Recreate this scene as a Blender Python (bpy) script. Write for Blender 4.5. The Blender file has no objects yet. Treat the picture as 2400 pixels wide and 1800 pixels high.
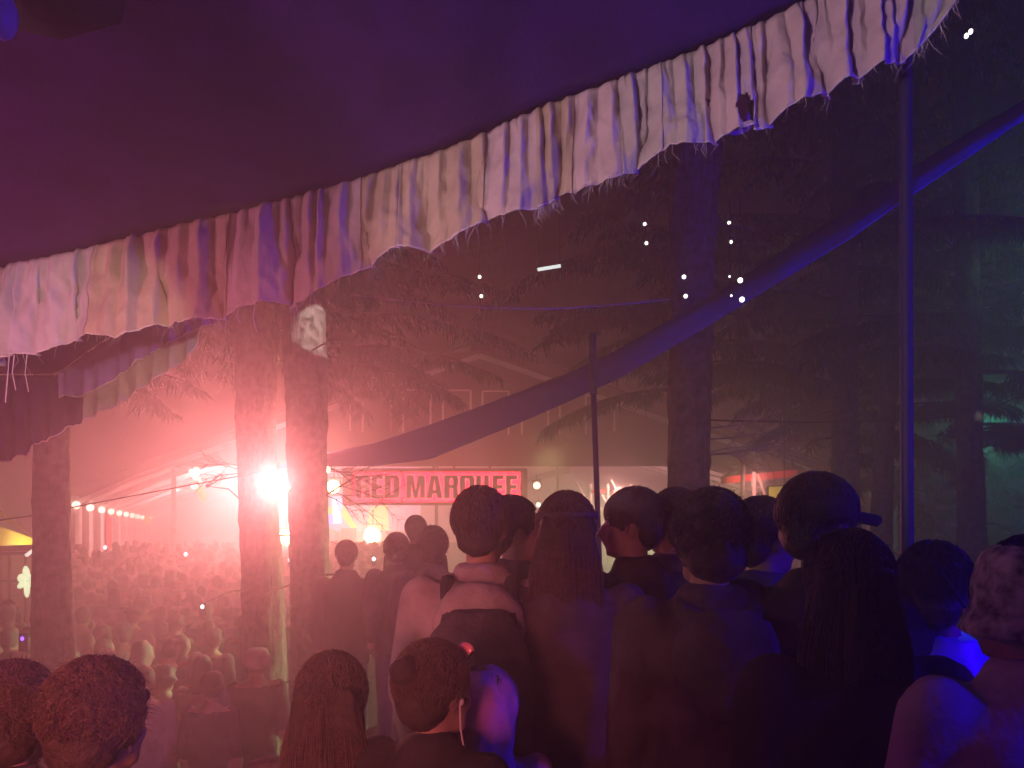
import bpy, bmesh, math, random
from mathutils import Vector, Matrix, noise, Euler

random.seed(11)
SC = bpy.context.scene
COL = SC.collection
F = 1813.0          # focal length in photo pixels (2400 wide)
HZ = 1245.0         # row of the horizon
CAMZ = 1.62


def P(X, Y, D):
    """point seen at photo pixel X,Y at depth D metres"""
    return Vector(((X - 1200) / F * D, D, CAMZ + (HZ - Y) / F * D))


# ------------------------------------------------------------------ camera
cam = bpy.data.cameras.new('camera')
cam.sensor_width = 36
cam.lens = 36 * F / 2400
cam.shift_y = (HZ - 900) / 2400
cam.clip_start = 0.05
cam.clip_end = 400
co = bpy.data.objects.new('camera', cam)
COL.objects.link(co)
co.location = (0, 0, CAMZ)
co.rotation_euler = (math.radians(90), 0, 0)
SC.camera = co

# ------------------------------------------------------------------ world (night)
w = bpy.data.worlds.new('World')
SC.world = w
w.use_nodes = True
nt = w.node_tree
sky = nt.nodes.new('ShaderNodeTexSky')
sky.sky_type = 'NISHITA'
sky.sun_disc = False
sky.sun_elevation = math.radians(-8)
sky.sun_rotation = math.radians(200)
nt.links.new(sky.outputs[0], nt.nodes['Background'].inputs[0])
nt.nodes['Background'].inputs[1].default_value = 0.02

SC.view_settings.view_transform = 'Standard'
SC.view_settings.look = 'None'
SC.view_settings.exposure = 0
SC.view_settings.gamma = 1
SC.view_settings.use_curve_mapping = False
SC.cycles.use_denoising = True
SC.cycles.max_bounces = 4
SC.cycles.diffuse_bounces = 2
SC.cycles.glossy_bounces = 2
SC.cycles.transmission_bounces = 3
SC.cycles.volume_bounces = 1
SC.cycles.transparent_max_bounces = 6
SC.cycles.sample_clamp_indirect = 3.0
SC.cycles.caustics_reflective = False
SC.cycles.caustics_refractive = False

HAZE_DENSITY = 0.035
HAZE_G = 0.68


# ------------------------------------------------------------------ lamps
def lamp(name, kind, loc, color, power, aim=None, size=0.1, spot=60, blend=0.5, sy=None):
    l = bpy.data.lights.new(name, kind)
    l.color = color
    l.energy = power
    if kind == 'AREA':
        l.shape = 'RECTANGLE'
        l.size = size
        l.size_y = sy or size
    else:
        l.shadow_soft_size = size
    if kind == 'SPOT':
        l.spot_size = math.radians(spot)
        l.spot_blend = blend
    o = bpy.data.objects.new(name, l)
    COL.objects.link(o)
    o.location = loc
    if aim is not None:
        d = Vector(aim) - Vector(loc)
        o.rotation_euler = d.to_track_quat('-Z', 'Y').to_euler()
    return o


PINK = (1.0, 0.235, 0.24)
CAMP = Vector((0, 0, CAMZ))
# stage blinders facing the audience, plus hidden fill lamps added for haze glow
lamp('blinder_and_fill', 'SPOT', P(652, 1133, 7.55), PINK, 1050, aim=(-2.1, 0, 1.7), size=0.06, spot=72, blend=1)
lamp('blinder_and_fill', 'SPOT', P(668, 1258, 25), (1, .33, .25), 1500, aim=(-1.5, 0, 1.6), size=0.1, spot=50, blend=1)
for _x, _e in ((585, 7000), (705, 24000)):
    lamp('blinder_and_fill', 'SPOT', P(_x, 1140, 44), PINK, _e, aim=(-3.0, 0, 1.5), size=0.15, spot=14, blend=1)  # hidden spots behind the trunks, added to spread pink glow through the haze
lamp('blinder_and_fill', 'SPOT', P(872, 1255, 38.8), (1, .42, .32), 3000, aim=(-1, 0, 1.6), size=0.1, spot=40, blend=1)
lamp('blinder_and_fill', 'SPOT', P(606, 1010, 9.8), PINK, 170, aim=(-2.6, 2, 1.0), size=0.06, spot=140, blend=1)  # unseen lamp behind the left middle trunk, added for glow around it
lamp('blinder_and_fill', 'SPOT', P(724, 1030, 9.3), PINK, 260, aim=(-2.0, 2, 1.0), size=0.06, spot=140, blend=1)  # unseen lamp behind the right middle trunk, added for the same glow
lamp('blinder_and_fill', 'SPOT', P(604, 1099, 24.3), (1, .36, .32), 2600, aim=(-5.0, 14, .4), size=0.08, spot=38, blend=1)  # hidden spot added to put pink rims on the crowd
# interior wash of the big marquee
lamp('wash_light', 'AREA', (-14, 36, 4.6), (1, .44, .42), 1000, aim=(-16, 40, 0), size=6)
lamp('wash_light', 'AREA', (-10.5, 29, 4.2), (1, .44, .42), 1700, aim=(-17, 32, 1.5), size=3)
lamp('wash_light', 'AREA', (-6, 40, 5.6), (1, .48, .46), 1700, aim=(-8, 50, 1), size=6)
lamp('wash_light', 'AREA', (5, 34, 4.6), (1, .45, .42), 1800, aim=(6, 38, 1), size=5)
# lamps under the near tent, added fill lamps among them
lamp('tent_and_fill', 'SPOT', (-3.6, 0.8, 2.1), (1.0, .70, .58), 80, aim=(-.2, 3, 2.75), size=0.012, spot=66, blend=.5)
lamp('tent_and_fill', 'SPOT', (-1.9, -.4, 2.35), (1.0, .66, .82), 330, aim=(1.0, 2.8, 3.1), size=0.012, spot=46, blend=.5)
lamp('tent_and_fill', 'POINT', (3.6, 1.2, 2.3), (.03, .0, 1.0), 300, size=0.05)
lamp('tent_and_fill', 'SPOT', (2.3, .4, 2.0), (.03, .0, 1.0), 150, aim=(1.3, 1.5, 1.1), size=0.05, spot=46, blend=.8)
lamp('tent_and_fill', 'SPOT', (3.4, 2.0, 2.0), (.02, .0, 1.0), 800, aim=P(2000, 500, 4.5), size=0.05, spot=38, blend=1)
lamp('tent_and_fill', 'SPOT', (-1.0, .3, 1.9), (1.0, .82, .70), 150, aim=P(320, 870, 4.0), size=0.02, spot=21, blend=.5)  # added spot that brightens the awning strips
lamp('tent_and_fill', 'POINT', (-2.3, 2.1, 2.35), (1.0, .03, .55), 22, size=0.05)  # added magenta uplight that tints the canopy underside
lamp('tent_and_fill', 'POINT', (-.6, -1.0, 1.1), (.20, .0, .9), 3, size=0.1)
lamp('tent_and_fill', 'SPOT', (-1.2, -1.6, 1.45), (1.0, .20, .19), 950, aim=(-1.0, 1.8, 1.08), size=0.5, spot=44, blend=1)  # added red fill on the near heads, in place of lens veil
# lights among the trees
lamp('tree_light', 'POINT', P(1720, 1160, 11), (.85, .72, .26), 16, size=0.2)
lamp('tree_light', 'POINT', P(1290, 1080, 13), (.85, .70, .25), 26, size=0.2)
lamp('tree_light', 'POINT', P(2330, 1010, 19), (.06, .70, .45), 110, size=0.3)
lamp('tree_light', 'POINT', P(2560, 560, 9), (.2, .8, .3), 26, size=0.2)
# follow-spot hits on two trunks
_t = P(748, 775, 8.0)
lamp('follow_spot', 'SPOT', _t + Vector((1.3, -1.6, .5)), (1, .93, .9), 750, aim=_t, size=0.01, spot=14, blend=.1)
_t = P(2268, 985, 10)
lamp('follow_spot', 'SPOT', _t + Vector((.9, -2, .4)), (.9, .95, 1), 130, aim=_t, size=0.02, spot=4.5, blend=.6)
lamp('gable_fill', 'SPOT', P(1090, 1072, 22.7), (1, .5, .45), 110, aim=P(1110, 900, 24), size=0.1, spot=150, blend=.8)  # unseen fill lamp added to bring out the window frames
# green-white flood over the crowd
lamp('crowd_light', 'SPOT', P(1675, 1185, 12), (.70, 1.0, .48), 6500, aim=(-3.6, 9.5, .1), size=0.1, spot=56, blend=.7)


# ------------------------------------------------------------------ materials
def mat(name, base, rough=.85, var=.25, scale=8, bump=0.0, bscale=40, spec=.3, transl=0, metal=0, tex='noise', base2=None, sheen=0):
    m = bpy.data.materials.new(name)
    m.use_nodes = True
    n = m.node_tree.nodes
    L = m.node_tree.links
    b = n['Principled BSDF']
    b.inputs['Roughness'].default_value = rough
    b.inputs['Specular IOR Level'].default_value = spec
    b.inputs['Metallic'].default_value = metal
    tc = n.new('ShaderNodeTexCoord')
    t = n.new('ShaderNodeTexNoise')
    t.inputs['Scale'].default_value = scale
    t.inputs['Detail'].default_value = 6
    L.new(tc.outputs['Object'], t.inputs['Vector'])
    r = n.new('ShaderNodeValToRGB')
    c2 = base2 or tuple(min(1, c * (1 + var)) for c in base)
    r.color_ramp.elements[0].color = (*[c * (1 - var) for c in base], 1)
    r.color_ramp.elements[1].color = (*c2, 1)
    r.color_ramp.elements[0].position = .35
    r.color_ramp.elements[1].position = .65
    L.new(t.outputs['Fac'], r.inputs['Fac'])
    L.new(r.outputs['Color'], b.inputs['Base Color'])
    if sheen:
        b.inputs['Sheen Weight'].default_value = sheen
        b.inputs['Sheen Roughness'].default_value = .35
    if bump:
        t2 = n.new('ShaderNodeTexNoise')
        t2.inputs['Scale'].default_value = bscale
        t2.inputs['Detail'].default_value = 5
        mp = n.new('ShaderNodeMapping')
        L.new(tc.outputs['Object'], mp.inputs['Vector'])
        if tex == 'bark':
            mp.inputs['Scale'].default_value = (1, 1, .22)
        L.new(mp.outputs[0], t2.inputs['Vector'])
        bp = n.new('ShaderNodeBump')
        bp.inputs['Strength'].default_value = bump
        bp.inputs['Distance'].default_value = .02
        L.new(t2.outputs['Fac'], bp.inputs['Height'])
        L.new(bp.outputs[0], b.inputs['Normal'])
    if transl:
        out = n['Material Output']
        tr = n.new('ShaderNodeBsdfTranslucent')
        L.new(r.outputs['Color'], tr.inputs['Color'])
        mx = n.new('ShaderNodeMixShader')
        mx.inputs[0].default_value = transl
        L.new(b.outputs[0], mx.inputs[1])
        L.new(tr.outputs[0], mx.inputs[2])
        L.new(mx.outputs[0], out.inputs['Surface'])
    return m


def emit(name, color, strength, sample=False):
    m = bpy.data.materials.new(name)
    m.use_nodes = True
    b = m.node_tree.nodes['Principled BSDF']
    b.inputs['Base Color'].default_value = (*[min(.8, c) for c in color], 1)
    b.inputs['Emission Color'].default_value = (*color, 1)
    b.inputs['Emission Strength'].default_value = strength
    if not sample:
        m.cycles.emission_sampling = 'NONE'
    return m


M = dict(
    ground=mat('trodden_earth', (.06, .05, .04), 1, .4, 1.5, .5, 30),
    bark=mat('bark', (.05, .038, .03), 1, .6, 14, 1.0, 26, tex='bark', base2=(.11, .09, .075)),
    needle=mat('needles', (.05, .075, .03), .9, .5, 1.2, transl=.25, base2=(.09, .11, .045)),
    twig=mat('twig', (.09, .07, .05), .9),
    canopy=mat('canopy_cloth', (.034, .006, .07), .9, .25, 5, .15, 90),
    binding=mat('binding', (.02, .02, .03), .9),
    frill_a=mat('cotton_grey', (.50, .45, .41), .95, .10, 7, .45, 16, transl=.10),
    frill_b=mat('cotton_pink', (.56, .44, .43), .95, .10, 7, .45, 16, transl=.10),
    frill_c=mat('cotton_tan', (.50, .39, .28), .95, .12, 7, .45, 16, transl=.10),
    frill_v=mat('cotton_violet', (.33, .20, .50), .95, .12, 7, .45, 16, transl=.10),
    frill_g=mat('cotton_sage', (.42, .42, .34), .95, .12, 7, .45, 16, transl=.10),
    thread=mat('thread', (.62, .55, .5), .9),
    strap=mat('webbing', (.014, .008, .26), .75, .2, 30, .2, 200),
    metal=mat('pole_metal', (.016, .014, .06), .6, .1, 20, metal=.1),
    dark=mat('dark_metal', (.035, .03, .035), .6),
    wire=mat('wire', (.02, .02, .02), .7),
    roof=mat('roof_sheet', (.07, .045, .045), .8, .3, .8, .1, 4),
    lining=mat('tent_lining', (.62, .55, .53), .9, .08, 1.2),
    lining2=mat('tent_lining_shade', (.20, .15, .15), .9, .08, 1.2),  # darker lining copy; shade between the posts put into its colour
    post=mat('white_post', (.7, .66, .64), .6, .08, 4),
    trim=mat('window_trim', (.75, .68, .66), .7, .08, 4),
    glassy=mat('window_pane', (.04, .03, .035), .25, .2, 3, spec=.6),
    sign=mat('sign_board', (.09, .05, .05), .7, .2, 3),
    letter=mat('letter_face', (.06, .045, .045), .55, .15, 6),
    halo=emit('sign_halo', (1, .005, .025), 10),
    neon=emit('sign_neon', (1, .07, .10), 4.5),
    redcloth=mat('red_cloth', (.55, .02, .03), .8, .15, 3),
    yellow=mat('yellow_tarp', (.62, .48, .06), .8, .12, 2, transl=.3),
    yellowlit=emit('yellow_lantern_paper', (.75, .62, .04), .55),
    yellowdim=emit('yellow_lantern_shaded', (.55, .32, .08), .38),  # shaded-side copy of the paper, shade put into colour and glow
    bulb=emit('bulb_white', (1, .97, .85), 3),
    bulbwarm=emit('bulb_warm', (1, .72, .55), 4),
    blind=emit('blinder_glass', (1, .86, .5), 30),
    blind2=emit('blinder_glass_yellow', (1, .80, .28), 40),
    glint=emit('glint_glow', (1, .95, .75), 2.4),
    orange=emit('orange_glow', (1, .38, .06), 1.1),
    petal=emit('petal_glow', (.75, 1, .6), 1.2),
    cyan=emit('screen_cyan', (.12, .65, 1), 4.5),
    violetscr=emit('screen_violet', (.4, .2, 1), 4),
    orangescr=emit('screen_orange', (1, .45, .01), 4),
    pinkscr=emit('screen_pink', (1, .50, .72), .9),
    yelglow=emit('lamp_glow_yellow', (1, .85, .25), 1.8),
    screenw=emit('phone_screen', (.95, .95, 1), 2.5),
    tube=emit('tube_lamp', (.9, 1, .85), 1.1),
    blueled=emit('blue_led', (.25, .1, 1), 3),
    skin=mat('skin', (.27, .17, .13), .6, .12, 12, spec=.35),
    skin2=mat('skin_deep', (.2, .12, .09), .6, .12, 12, spec=.35),
    hair=mat('hair_black', (.018, .013, .011), .5, .3, 60, .4, 160, spec=.4, sheen=.12),
    hairb=mat('hair_brown', (.085, .05, .042), .5, .3, 60, .4, 160, spec=.4, sheen=.12),
    hairbase=mat('hair_base', (.030, .020, .016), .6, .3, 60, .4, 160),
    black=mat('cloth_black', (.022, .02, .022), .95, .25, 10, .3, 40),
    charcoal=mat('cloth_charcoal', (.06, .05, .055), .95, .25, 10, .3, 40),
    grey=mat('cloth_grey', (.24, .21, .21), .95, .2, 10, .3, 40),
    pale=mat('cloth_pale', (.5, .46, .5), .95, .15, 10, .3, 40),
    white=mat('cloth_white', (.42, .40, .42), .95, .1, 10, .3, 40),
    navy=mat('cloth_navy', (.03, .03, .09), .9, .25, 10, .3, 40),
    purple=mat('cloth_purple', (.24, .09, .34), .9, .2, 10, .3, 40),
    bluegloss=mat('nylon_violet', (.20, .10, .50), .45, .25, 9, .5, 14, spec=.6),
    green=mat('cloth_green', (.20, .25, .12), .95, .2, 10, .3, 40),
    redshirt=mat('cloth_red', (.28, .05, .05), .95, .2, 10, .3, 40),
    denim=mat('denim', (.05, .06, .10), .95, .2, 14),
    leopard=mat('hat_print', (.36, .33, .32), .95, .75, 34, base2=(.50, .47, .46)),
    tag=mat('yellow_tag', (.65, .60, .04), .7, .3, 120),
    lens=mat('pink_lens', (.7, .25, .3), .15, .1, 5, spec=.8),
    eye=mat('eye', (.7, .68, .66), .2, .05, 5),
)


# ------------------------------------------------------------------ mesh builder
class MB:
    def __init__(s):
        s.v = []
        s.f = []
        s.m = []

    def add(s, vs, fs, mi=0):
        o = len(s.v)
        s.v += [Vector(v) for v in vs]
        s.f += [tuple(i + o for i in f) for f in fs]
        s.m += [mi] * len(fs)

    def box(s, c, size, rot=None, mi=0):
        hx, hy, hz = [q / 2 for q in size]
        vs = [Vector((x, y, z)) for x in (-hx, hx) for y in (-hy, hy) for z in (-hz, hz)]
        if rot is not None:
            vs = [rot @ v for v in vs]
        c = Vector(c)
        s.add([v + c for v in vs], [(0, 1, 3, 2), (4, 6, 7, 5), (0, 4, 5, 1), (2, 3, 7, 6), (0, 2, 6, 4), (1, 5, 7, 3)], mi)

    def bar(s, a, b, wx, wy, mi=0, up=(0, 0, 1)):
        a, b = Vector(a), Vector(b)
        d = b - a
        q = d.to_track_quat('Z', 'Y').to_matrix()
        s.box((a + b) / 2, (wx, wy, d.length), q, mi)

    def tube(s, pts, rad, n=6, mi=0, cap=True, sq=None):
        pts = [Vector(p) for p in pts]
        if not hasattr(rad, '__len__'):
            rad = [rad] * len(pts)
        o = len(s.v)
        ref = Vector((0, 0, 1))
        t0 = (pts[-1] - pts[0])
        if t0.length and abs(t0.normalized().z) > .9:
            ref = Vector((1, 0, 0))
        for i, p in enumerate(pts):
            t = (pts[min(i + 1, len(pts) - 1)] - pts[max(i - 1, 0)])
            t = t.normalized() if t.length else Vector((0, 0, 1))
            a = t.cross(ref)
            a = a.normalized() if a.length > 1e-6 else Vector((1, 0, 0))
            b = t.cross(a)
            for k in range(n):
                an = 2 * math.pi * k / n
                s.v.append(p + (a * math.cos(an) + b * math.sin(an)) * rad[i])
        for i in range(len(pts) - 1):
            for k in range(n):
                s.f.append((o + i * n + k, o + i * n + (k + 1) % n, o + (i + 1) * n + (k + 1) % n, o + (i + 1) * n + k))
                s.m.append(mi)
        if cap:
            s.f.append(tuple(o + k for k in range(n))[::-1])
            s.m.append(mi)
            e = o + (len(pts) - 1) * n
            s.f.append(tuple(e + k for k in range(n)))
            s.m.append(mi)

    def ell(s, c, r, rot=None, seg=12, ring=8, mi=0):
        c = Vector(c)
        if not hasattr(r, '__len__'):
            r = (r, r, r)
        vs = []
        for i in range(1, ring):
            th = math.pi * i / ring
            for k in range(seg):
                ph = 2 * math.pi * k / seg
                vs.append(Vector((r[0] * math.sin(th) * math.cos(ph), r[1] * math.sin(th) * math.sin(ph), r[2] * math.cos(th))))
        vs.append(Vector((0, 0, r[2])))
        vs.append(Vector((0, 0, -r[2])))
        if rot is not None:
            vs = [rot @ v for v in vs]
        fs = []
        for i in range(ring - 2):
            for k in range(seg):
                fs.append((i * seg + k, (i + 1) * seg + k, (i + 1) * seg + (k + 1) % seg, i * seg + (k + 1) % seg))
        T = len(vs) - 2
        B = T + 1
        for k in range(seg):
            fs.append((T, k, (k + 1) % seg))
            q = (ring - 2) * seg
            fs.append((B, q + (k + 1) % seg, q + k))
        s.add([v + c for v in vs], fs, mi)

    def cap(s, a, b, ra, rb, n=10, mi=0):
        """tapered capsule"""
        a, b = Vector(a), Vector(b)
        d = (b - a)
        L = d.length
        t = d / L if L else Vector((0, 0, 1))
        pts, rad = [], []
        for i in range(4):
            an = math.pi / 2 * i / 4
            pts.append(a - t * ra * math.cos(an))
            rad.append(max(.001, ra * math.sin(an)))
        pts.append(a)
        rad.append(ra)
        pts.append(b)
        rad.append(rb)
        for i in range(3, -1, -1):
            an = math.pi / 2 * i / 4
            pts.append(b + t * rb * math.cos(an))
            rad.append(max(.001, rb * math.sin(an)))
        s.tube(pts, rad, n, mi)

    def loft(s, rings, n=16, mi=0):
        """rings: (centre, rx, ry) stacked along z"""
        o = len(s.v)
        for c, rx, ry in rings:
            c = Vector(c)
            for k in range(n):
                an = 2 * math.pi * k / n
                s.v.append(c + Vector((rx * math.cos(an), ry * math.sin(an), 0)))
        for i in range(len(rings) - 1):
            for k in range(n):
                s.f.append((o + i * n + k, o + i * n + (k + 1) % n, o + (i + 1) * n + (k + 1) % n, o + (i + 1) * n + k))
                s.m.append(mi)
        s.f.append(tuple(o + k for k in range(n))[::-1])
        s.m.append(mi)
        e = o + (len(rings) - 1) * n
        s.f.append(tuple(e + k for k in range(n)))
        s.m.append(mi)

    def grid(s, fn, nu, nv, mi=0, skip=None):
        o = len(s.v)
        for j in range(nv + 1):
            for i in range(nu + 1):
                s.v.append(Vector(fn(i / nu, j / nv)))
        for j in range(nv):
            for i in range(nu):
                if skip and skip(i / nu, j / nv):
                    continue
                a = o + j * (nu + 1) + i
                s.f.append((a, a + 1, a + nu + 2, a + nu + 1))
                s.m.append(mi)

    def mesh(s, name, off=None):
        me = bpy.data.meshes.new(name)
        vs = [v - off for v in s.v] if off is not None else s.v
        me.from_pydata([tuple(v) for v in vs], [], s.f)
        me.polygons.foreach_set('material_index', s.m)
        me.update()
        return me

    def build(s, name, mats, parent=None, smooth=False, local=False):
        off = None
        if parent is not None and not local:
            off = Vector(parent.location)
            if parent.parent is not None:
                off = off + Vector(parent.parent.location)
        me = s.mesh(name, off)
        return put(name, me, mats, parent, smooth)


def put(name, me, mats, parent=None, smooth=False):
    if not isinstance(mats, (list, tuple)):
        mats = [mats]
    for m in mats:
        me.materials.append(m)
    if smooth:
        me.polygons.foreach_set('use_smooth', [True] * len(me.polygons))
    o = bpy.data.objects.new(name, me)
    COL.objects.link(o)
    if parent is not None:
        o.parent = parent
    return o


def tag(o, label=None, cat=None, group=None, kind=None):
    if label:
        o['label'] = label
    if cat:
        o['category'] = cat
    if group:
        o['group'] = group
    if kind:
        o['kind'] = kind
    return o


def thing(name, label, cat, loc=(0, 0, 0), rz=0, group=None):
    o = bpy.data.objects.new(name, None)
    COL.objects.link(o)
    o.location = loc
    o.rotation_euler = (0, 0, rz)
    o.empty_display_size = .2
    return tag(o, label, cat, group)


def remesh(mb, voxel, smooth=4, name='form'):
    me = mb.mesh(name)
    o = bpy.data.objects.new('form', me)
    COL.objects.link(o)
    r = o.modifiers.new('r', 'REMESH')
    r.mode = 'VOXEL'
    r.voxel_size = voxel
    if smooth:
        sm = o.modifiers.new('s', 'SMOOTH')
        sm.iterations = smooth
        sm.factor = .5
    dg = bpy.context.evaluated_depsgraph_get()
    out = bpy.data.meshes.new_from_object(o.evaluated_get(dg))
    bpy.data.objects.remove(o)
    bpy.data.meshes.remove(me)
    out.polygons.foreach_set('use_smooth', [True] * len(out.polygons))
    return out


def wrinkle(me, amp, sc, zs=.4, seed=0):
    me.update()
    for v in me.vertices:
        p = Vector((v.co.x * sc, v.co.y * sc, v.co.z * sc * zs + seed * 7.1))
        v.co += v.normal * (noise.noise(p) * amp + noise.noise(p * 2.3) * amp * .5)
    me.update()


def sst(a, b, x):
    t = max(0, min(1, (x - a) / (b - a)))
    return t * t * (3 - 2 * t)


# ------------------------------------------------------------------ ground
def gz(x, y):
    e = 2.9 + 5.3 * sst(-2.3, -1.0, x)
    low = -1.25 + .04 * (max(y, 6) - 6)
    low = min(low, -.5)
    d = sst(e, e + 2.4, y)
    near = -.16 * sst(-.05, -.7, x)
    return near * (1 - d) + low * d


mb = MB()
NXg, NYg = 90, 90


def gfn(u, v):
    x = math.copysign((abs(u - .5) * 2) ** 2.2 * 50, u - .5)
    y = -7 + (v ** 1.7) * 79
    return (x, y, gz(x, y) + .03 * noise.noise(Vector((x, y, 0))))


mb.grid(gfn, NXg, NYg)
tag(mb.build('ground', M['ground'], smooth=True), kind='structure')


# ------------------------------------------------------------------ trees
def trunk_mesh(path, n=40):
    """path: list of (point, radius); rough bark relief"""
    m = MB()
    pts, rad = [], []
    for i in range(len(path) - 1):
        a, ra = path[i]
        b, rb = path[i + 1]
        k = max(2, int((b - a).length / .09))
        for j in range(k):
            t = j / k
            pts.append(a.lerp(b, t))
            rad.append(ra + (rb - ra) * t)
    pts.append(path[-1][0])
    rad.append(path[-1][1])
    m.tube(pts, rad, n)
    for i, v in enumerate(m.v):
        c = pts[min(i // n, len(pts) - 1)]
        d = v - c
        if d.length > 1e-4:
            k = noise.noise(Vector((v.x * 9, v.y * 9, v.z * 2.2))) * .10 + noise.noise(Vector((v.x * 22, v.y * 22, v.z * 6))) * .09
            m.v[i] = c + d * (1 + k)
    return m


def limb(crown, twig, a, dirv, L, rng, dens=40, nl=.16, r0=.03):
    """one drooping conifer limb with hanging needle sprays"""
    pts, p = [], Vector(a)
    d = Vector(dirv).normalized()
    n = 9
    for i in range(n + 1):
        pts.append(p.copy())
        p += d * (L / n)
        d += Vector((rng.uniform(-.1, .1), rng.uniform(-.1, .1), -.07))
        d.normalize()
    twig.tube(pts, [r0 * (1 - .9 * i / n) + .003 for i in range(n + 1)], 4, cap=False)
    side = d.cross(Vector((0, 0, 1)))
    side = side.normalized() if side.length > 1e-3 else Vector((1, 0, 0))
    for k in range(dens):
        t = .15 + .85 * rng.random()
        i = min(n - 1, int(t * n))
        q = pts[i].lerp(pts[i + 1], t * n - i)
        s = rng.choice((-1, 1))
        w = (side * s * rng.uniform(.3, 1) + (pts[i + 1] - pts[i]).normalized() * rng.uniform(.2, .8)).normalized()
        sl = rng.uniform(.15, .5) * (1.1 - .6 * t) * (L / 2.5) ** .5
        e = q + w * sl + Vector((0, 0, -.25 * sl))
        # spray: needle tufts hanging along q->e
        m_ = max(3, int(sl / .07))
        for j in range(m_):
            b = q.lerp(e, (j + .5) / m_)
            for _ in range(2):
                ln = nl * rng.uniform(.5, 1.3)
                dv = (w * rng.uniform(.1, .7) + Vector((rng.uniform(-.5, .5), rng.uniform(-.5, .5), -rng.uniform(.4, 1.1)))).normalized() * ln
                wd = Vector((rng.uniform(-1, 1), rng.uniform(-1, 1), rng.uniform(-.3, .3))).normalized() * ln * .10
                crown.add([b - wd, b + wd, b + dv], [(0, 1, 2)])


def tree(path, label, limbs, group='tall conifer trunks around the clearing', dead=0, seed=1, cat='tree'):
    rng = random.Random(seed)
    base = path[0][0].copy()
    t = thing('conifer_tree', label, cat, base, group=group)
    trunk_mesh(path).build('trunk', M['bark'], t, smooth=True)
    crown, tw = MB(), MB()
    for (z0, z1, cnt, Lm, dens, nl) in limbs:
        for k in range(cnt):
            z = z0 + (z1 - z0) * (k + rng.random()) / cnt
            # point on trunk axis at height z
            for i in range(len(path) - 1):
                a, b = path[i][0], path[i + 1][0]
                if a.z <= z <= b.z or i == len(path) - 2:
                    q = a.lerp(b, max(0, min(1, (z - a.z) / (b.z - a.z))))
                    break
            an = rng.uniform(0, 2 * math.pi)
            limb(crown, tw, q, (math.cos(an), math.sin(an), rng.uniform(-.05, .3)), Lm * rng.uniform(.6, 1.15), rng, dens, nl)
    for k in range(dead):
        z = rng.uniform(base.z + 1.2, min(path[-1][0].z, base.z + 6))
        for i in range(len(path) - 1):
            a, b = path[i][0], path[i + 1][0]
            if a.z <= z <= b.z:
                q = a.lerp(b, (z - a.z) / (b.z - a.z))
                an = rng.uniform(0, 2 * math.pi)
                d = Vector((math.cos(an), math.sin(an), rng.uniform(-.2, .5)))
                p1 = q + d * .5 + Vector((0, 0, rng.uniform(-.1, .1)))
                tw.tube([q, p1, p1 + d * .4 + Vector((0, 0, -.15))], [.014, .008, .002], 4, cap=False)
    if tw.v:
        tag(tw.build('branches', M['twig'], t), kind='stuff')
    if crown.v:
        tag(crown.build('crown', M['needle'], t), kind='stuff')
    return t


def trunk_path(pts, D, top=11, wpx=None):
    """pts: (Yrow, Xleft, Xright) photo pixels; extended down to the ground and up to height top"""
    out = []
    pts = sorted(pts, key=lambda q: -q[0])
    for (Y, xl, xr) in pts:
        c = P((xl + xr) / 2, Y, D)
        out.append((c, (xr - xl) / 2 / F * D))
    c, r = out[0]
    g = gz(c.x, c.y) - .1
    if c.z > g:
        out.insert(0, (Vector((c.x, c.y, g)), r * 1.25))
    a, b = out[-2], out[-1]
    if b[0].z < top:
        dv = (b[0] - a[0]).normalized()
        k = (top - b[0].z) / max(.2, dv.z)
        out.append((b[0] + dv * k, b[1] * .55))
    return out


tree(trunk_path([(1500, 82, 170), (1250, 82, 160), (880, 84, 156)], 7.0, 9), 'dark trunk at the far left in front of the yellow food stall', [(5, 9, 14, 1.6, 26, .16)], dead=3, seed=2)
tree(trunk_path([(1450, 570, 668), (1200, 563, 650), (1000, 556, 645), (720, 552, 650)], 8.6, 11), 'trunk left of the bright blinder lamp, bare and straight', [(6.5, 11, 16, 1.8, 26, .16)], dead=5, seed=3)
tree(trunk_path([(1450, 684, 776), (1200, 677, 768), (1000, 672, 766), (700, 664, 762)], 8.1, 11), 'trunk right of the bright blinder lamp with a white lit bark patch', [(6, 11, 16, 1.8, 26, .16)], dead=6, seed=4)
tree(trunk_path([(1400, 1562, 1664), (1130, 1566, 1661), (700, 1569, 1670), (350, 1573, 1690)], 7.0, 11), 'thick violet-edged trunk crossed by the cloth streamer', [(5.5, 11, 16, 2.2, 40, .18)], dead=4, seed=5)
tree(trunk_path([(1300, 1948, 2018), (1110, 1952, 2012), (560, 1950, 2008)], 9.5, 11), 'slim dark trunk behind the person in the peaked cap', [(3.5, 11, 26, 2.4, 60, .2)], dead=5, seed=6)
tree(trunk_path([(1300, 2040, 2088), (1000, 2052, 2096), (800, 2076, 2112)], 11, 11), 'thin leaning trunk just left of the blue tent pole', [(4, 11, 24, 2.2, 55, .2)], dead=3, seed=7)
tree(trunk_path([(1320, 2246, 2312), (1100, 2246, 2302), (380, 2236, 2288)], 10, 12), 'dark trunk on the right carrying a white shiny patch', [(3.6, 12, 28, 2.6, 60, .2)], dead=3, seed=8)

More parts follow.
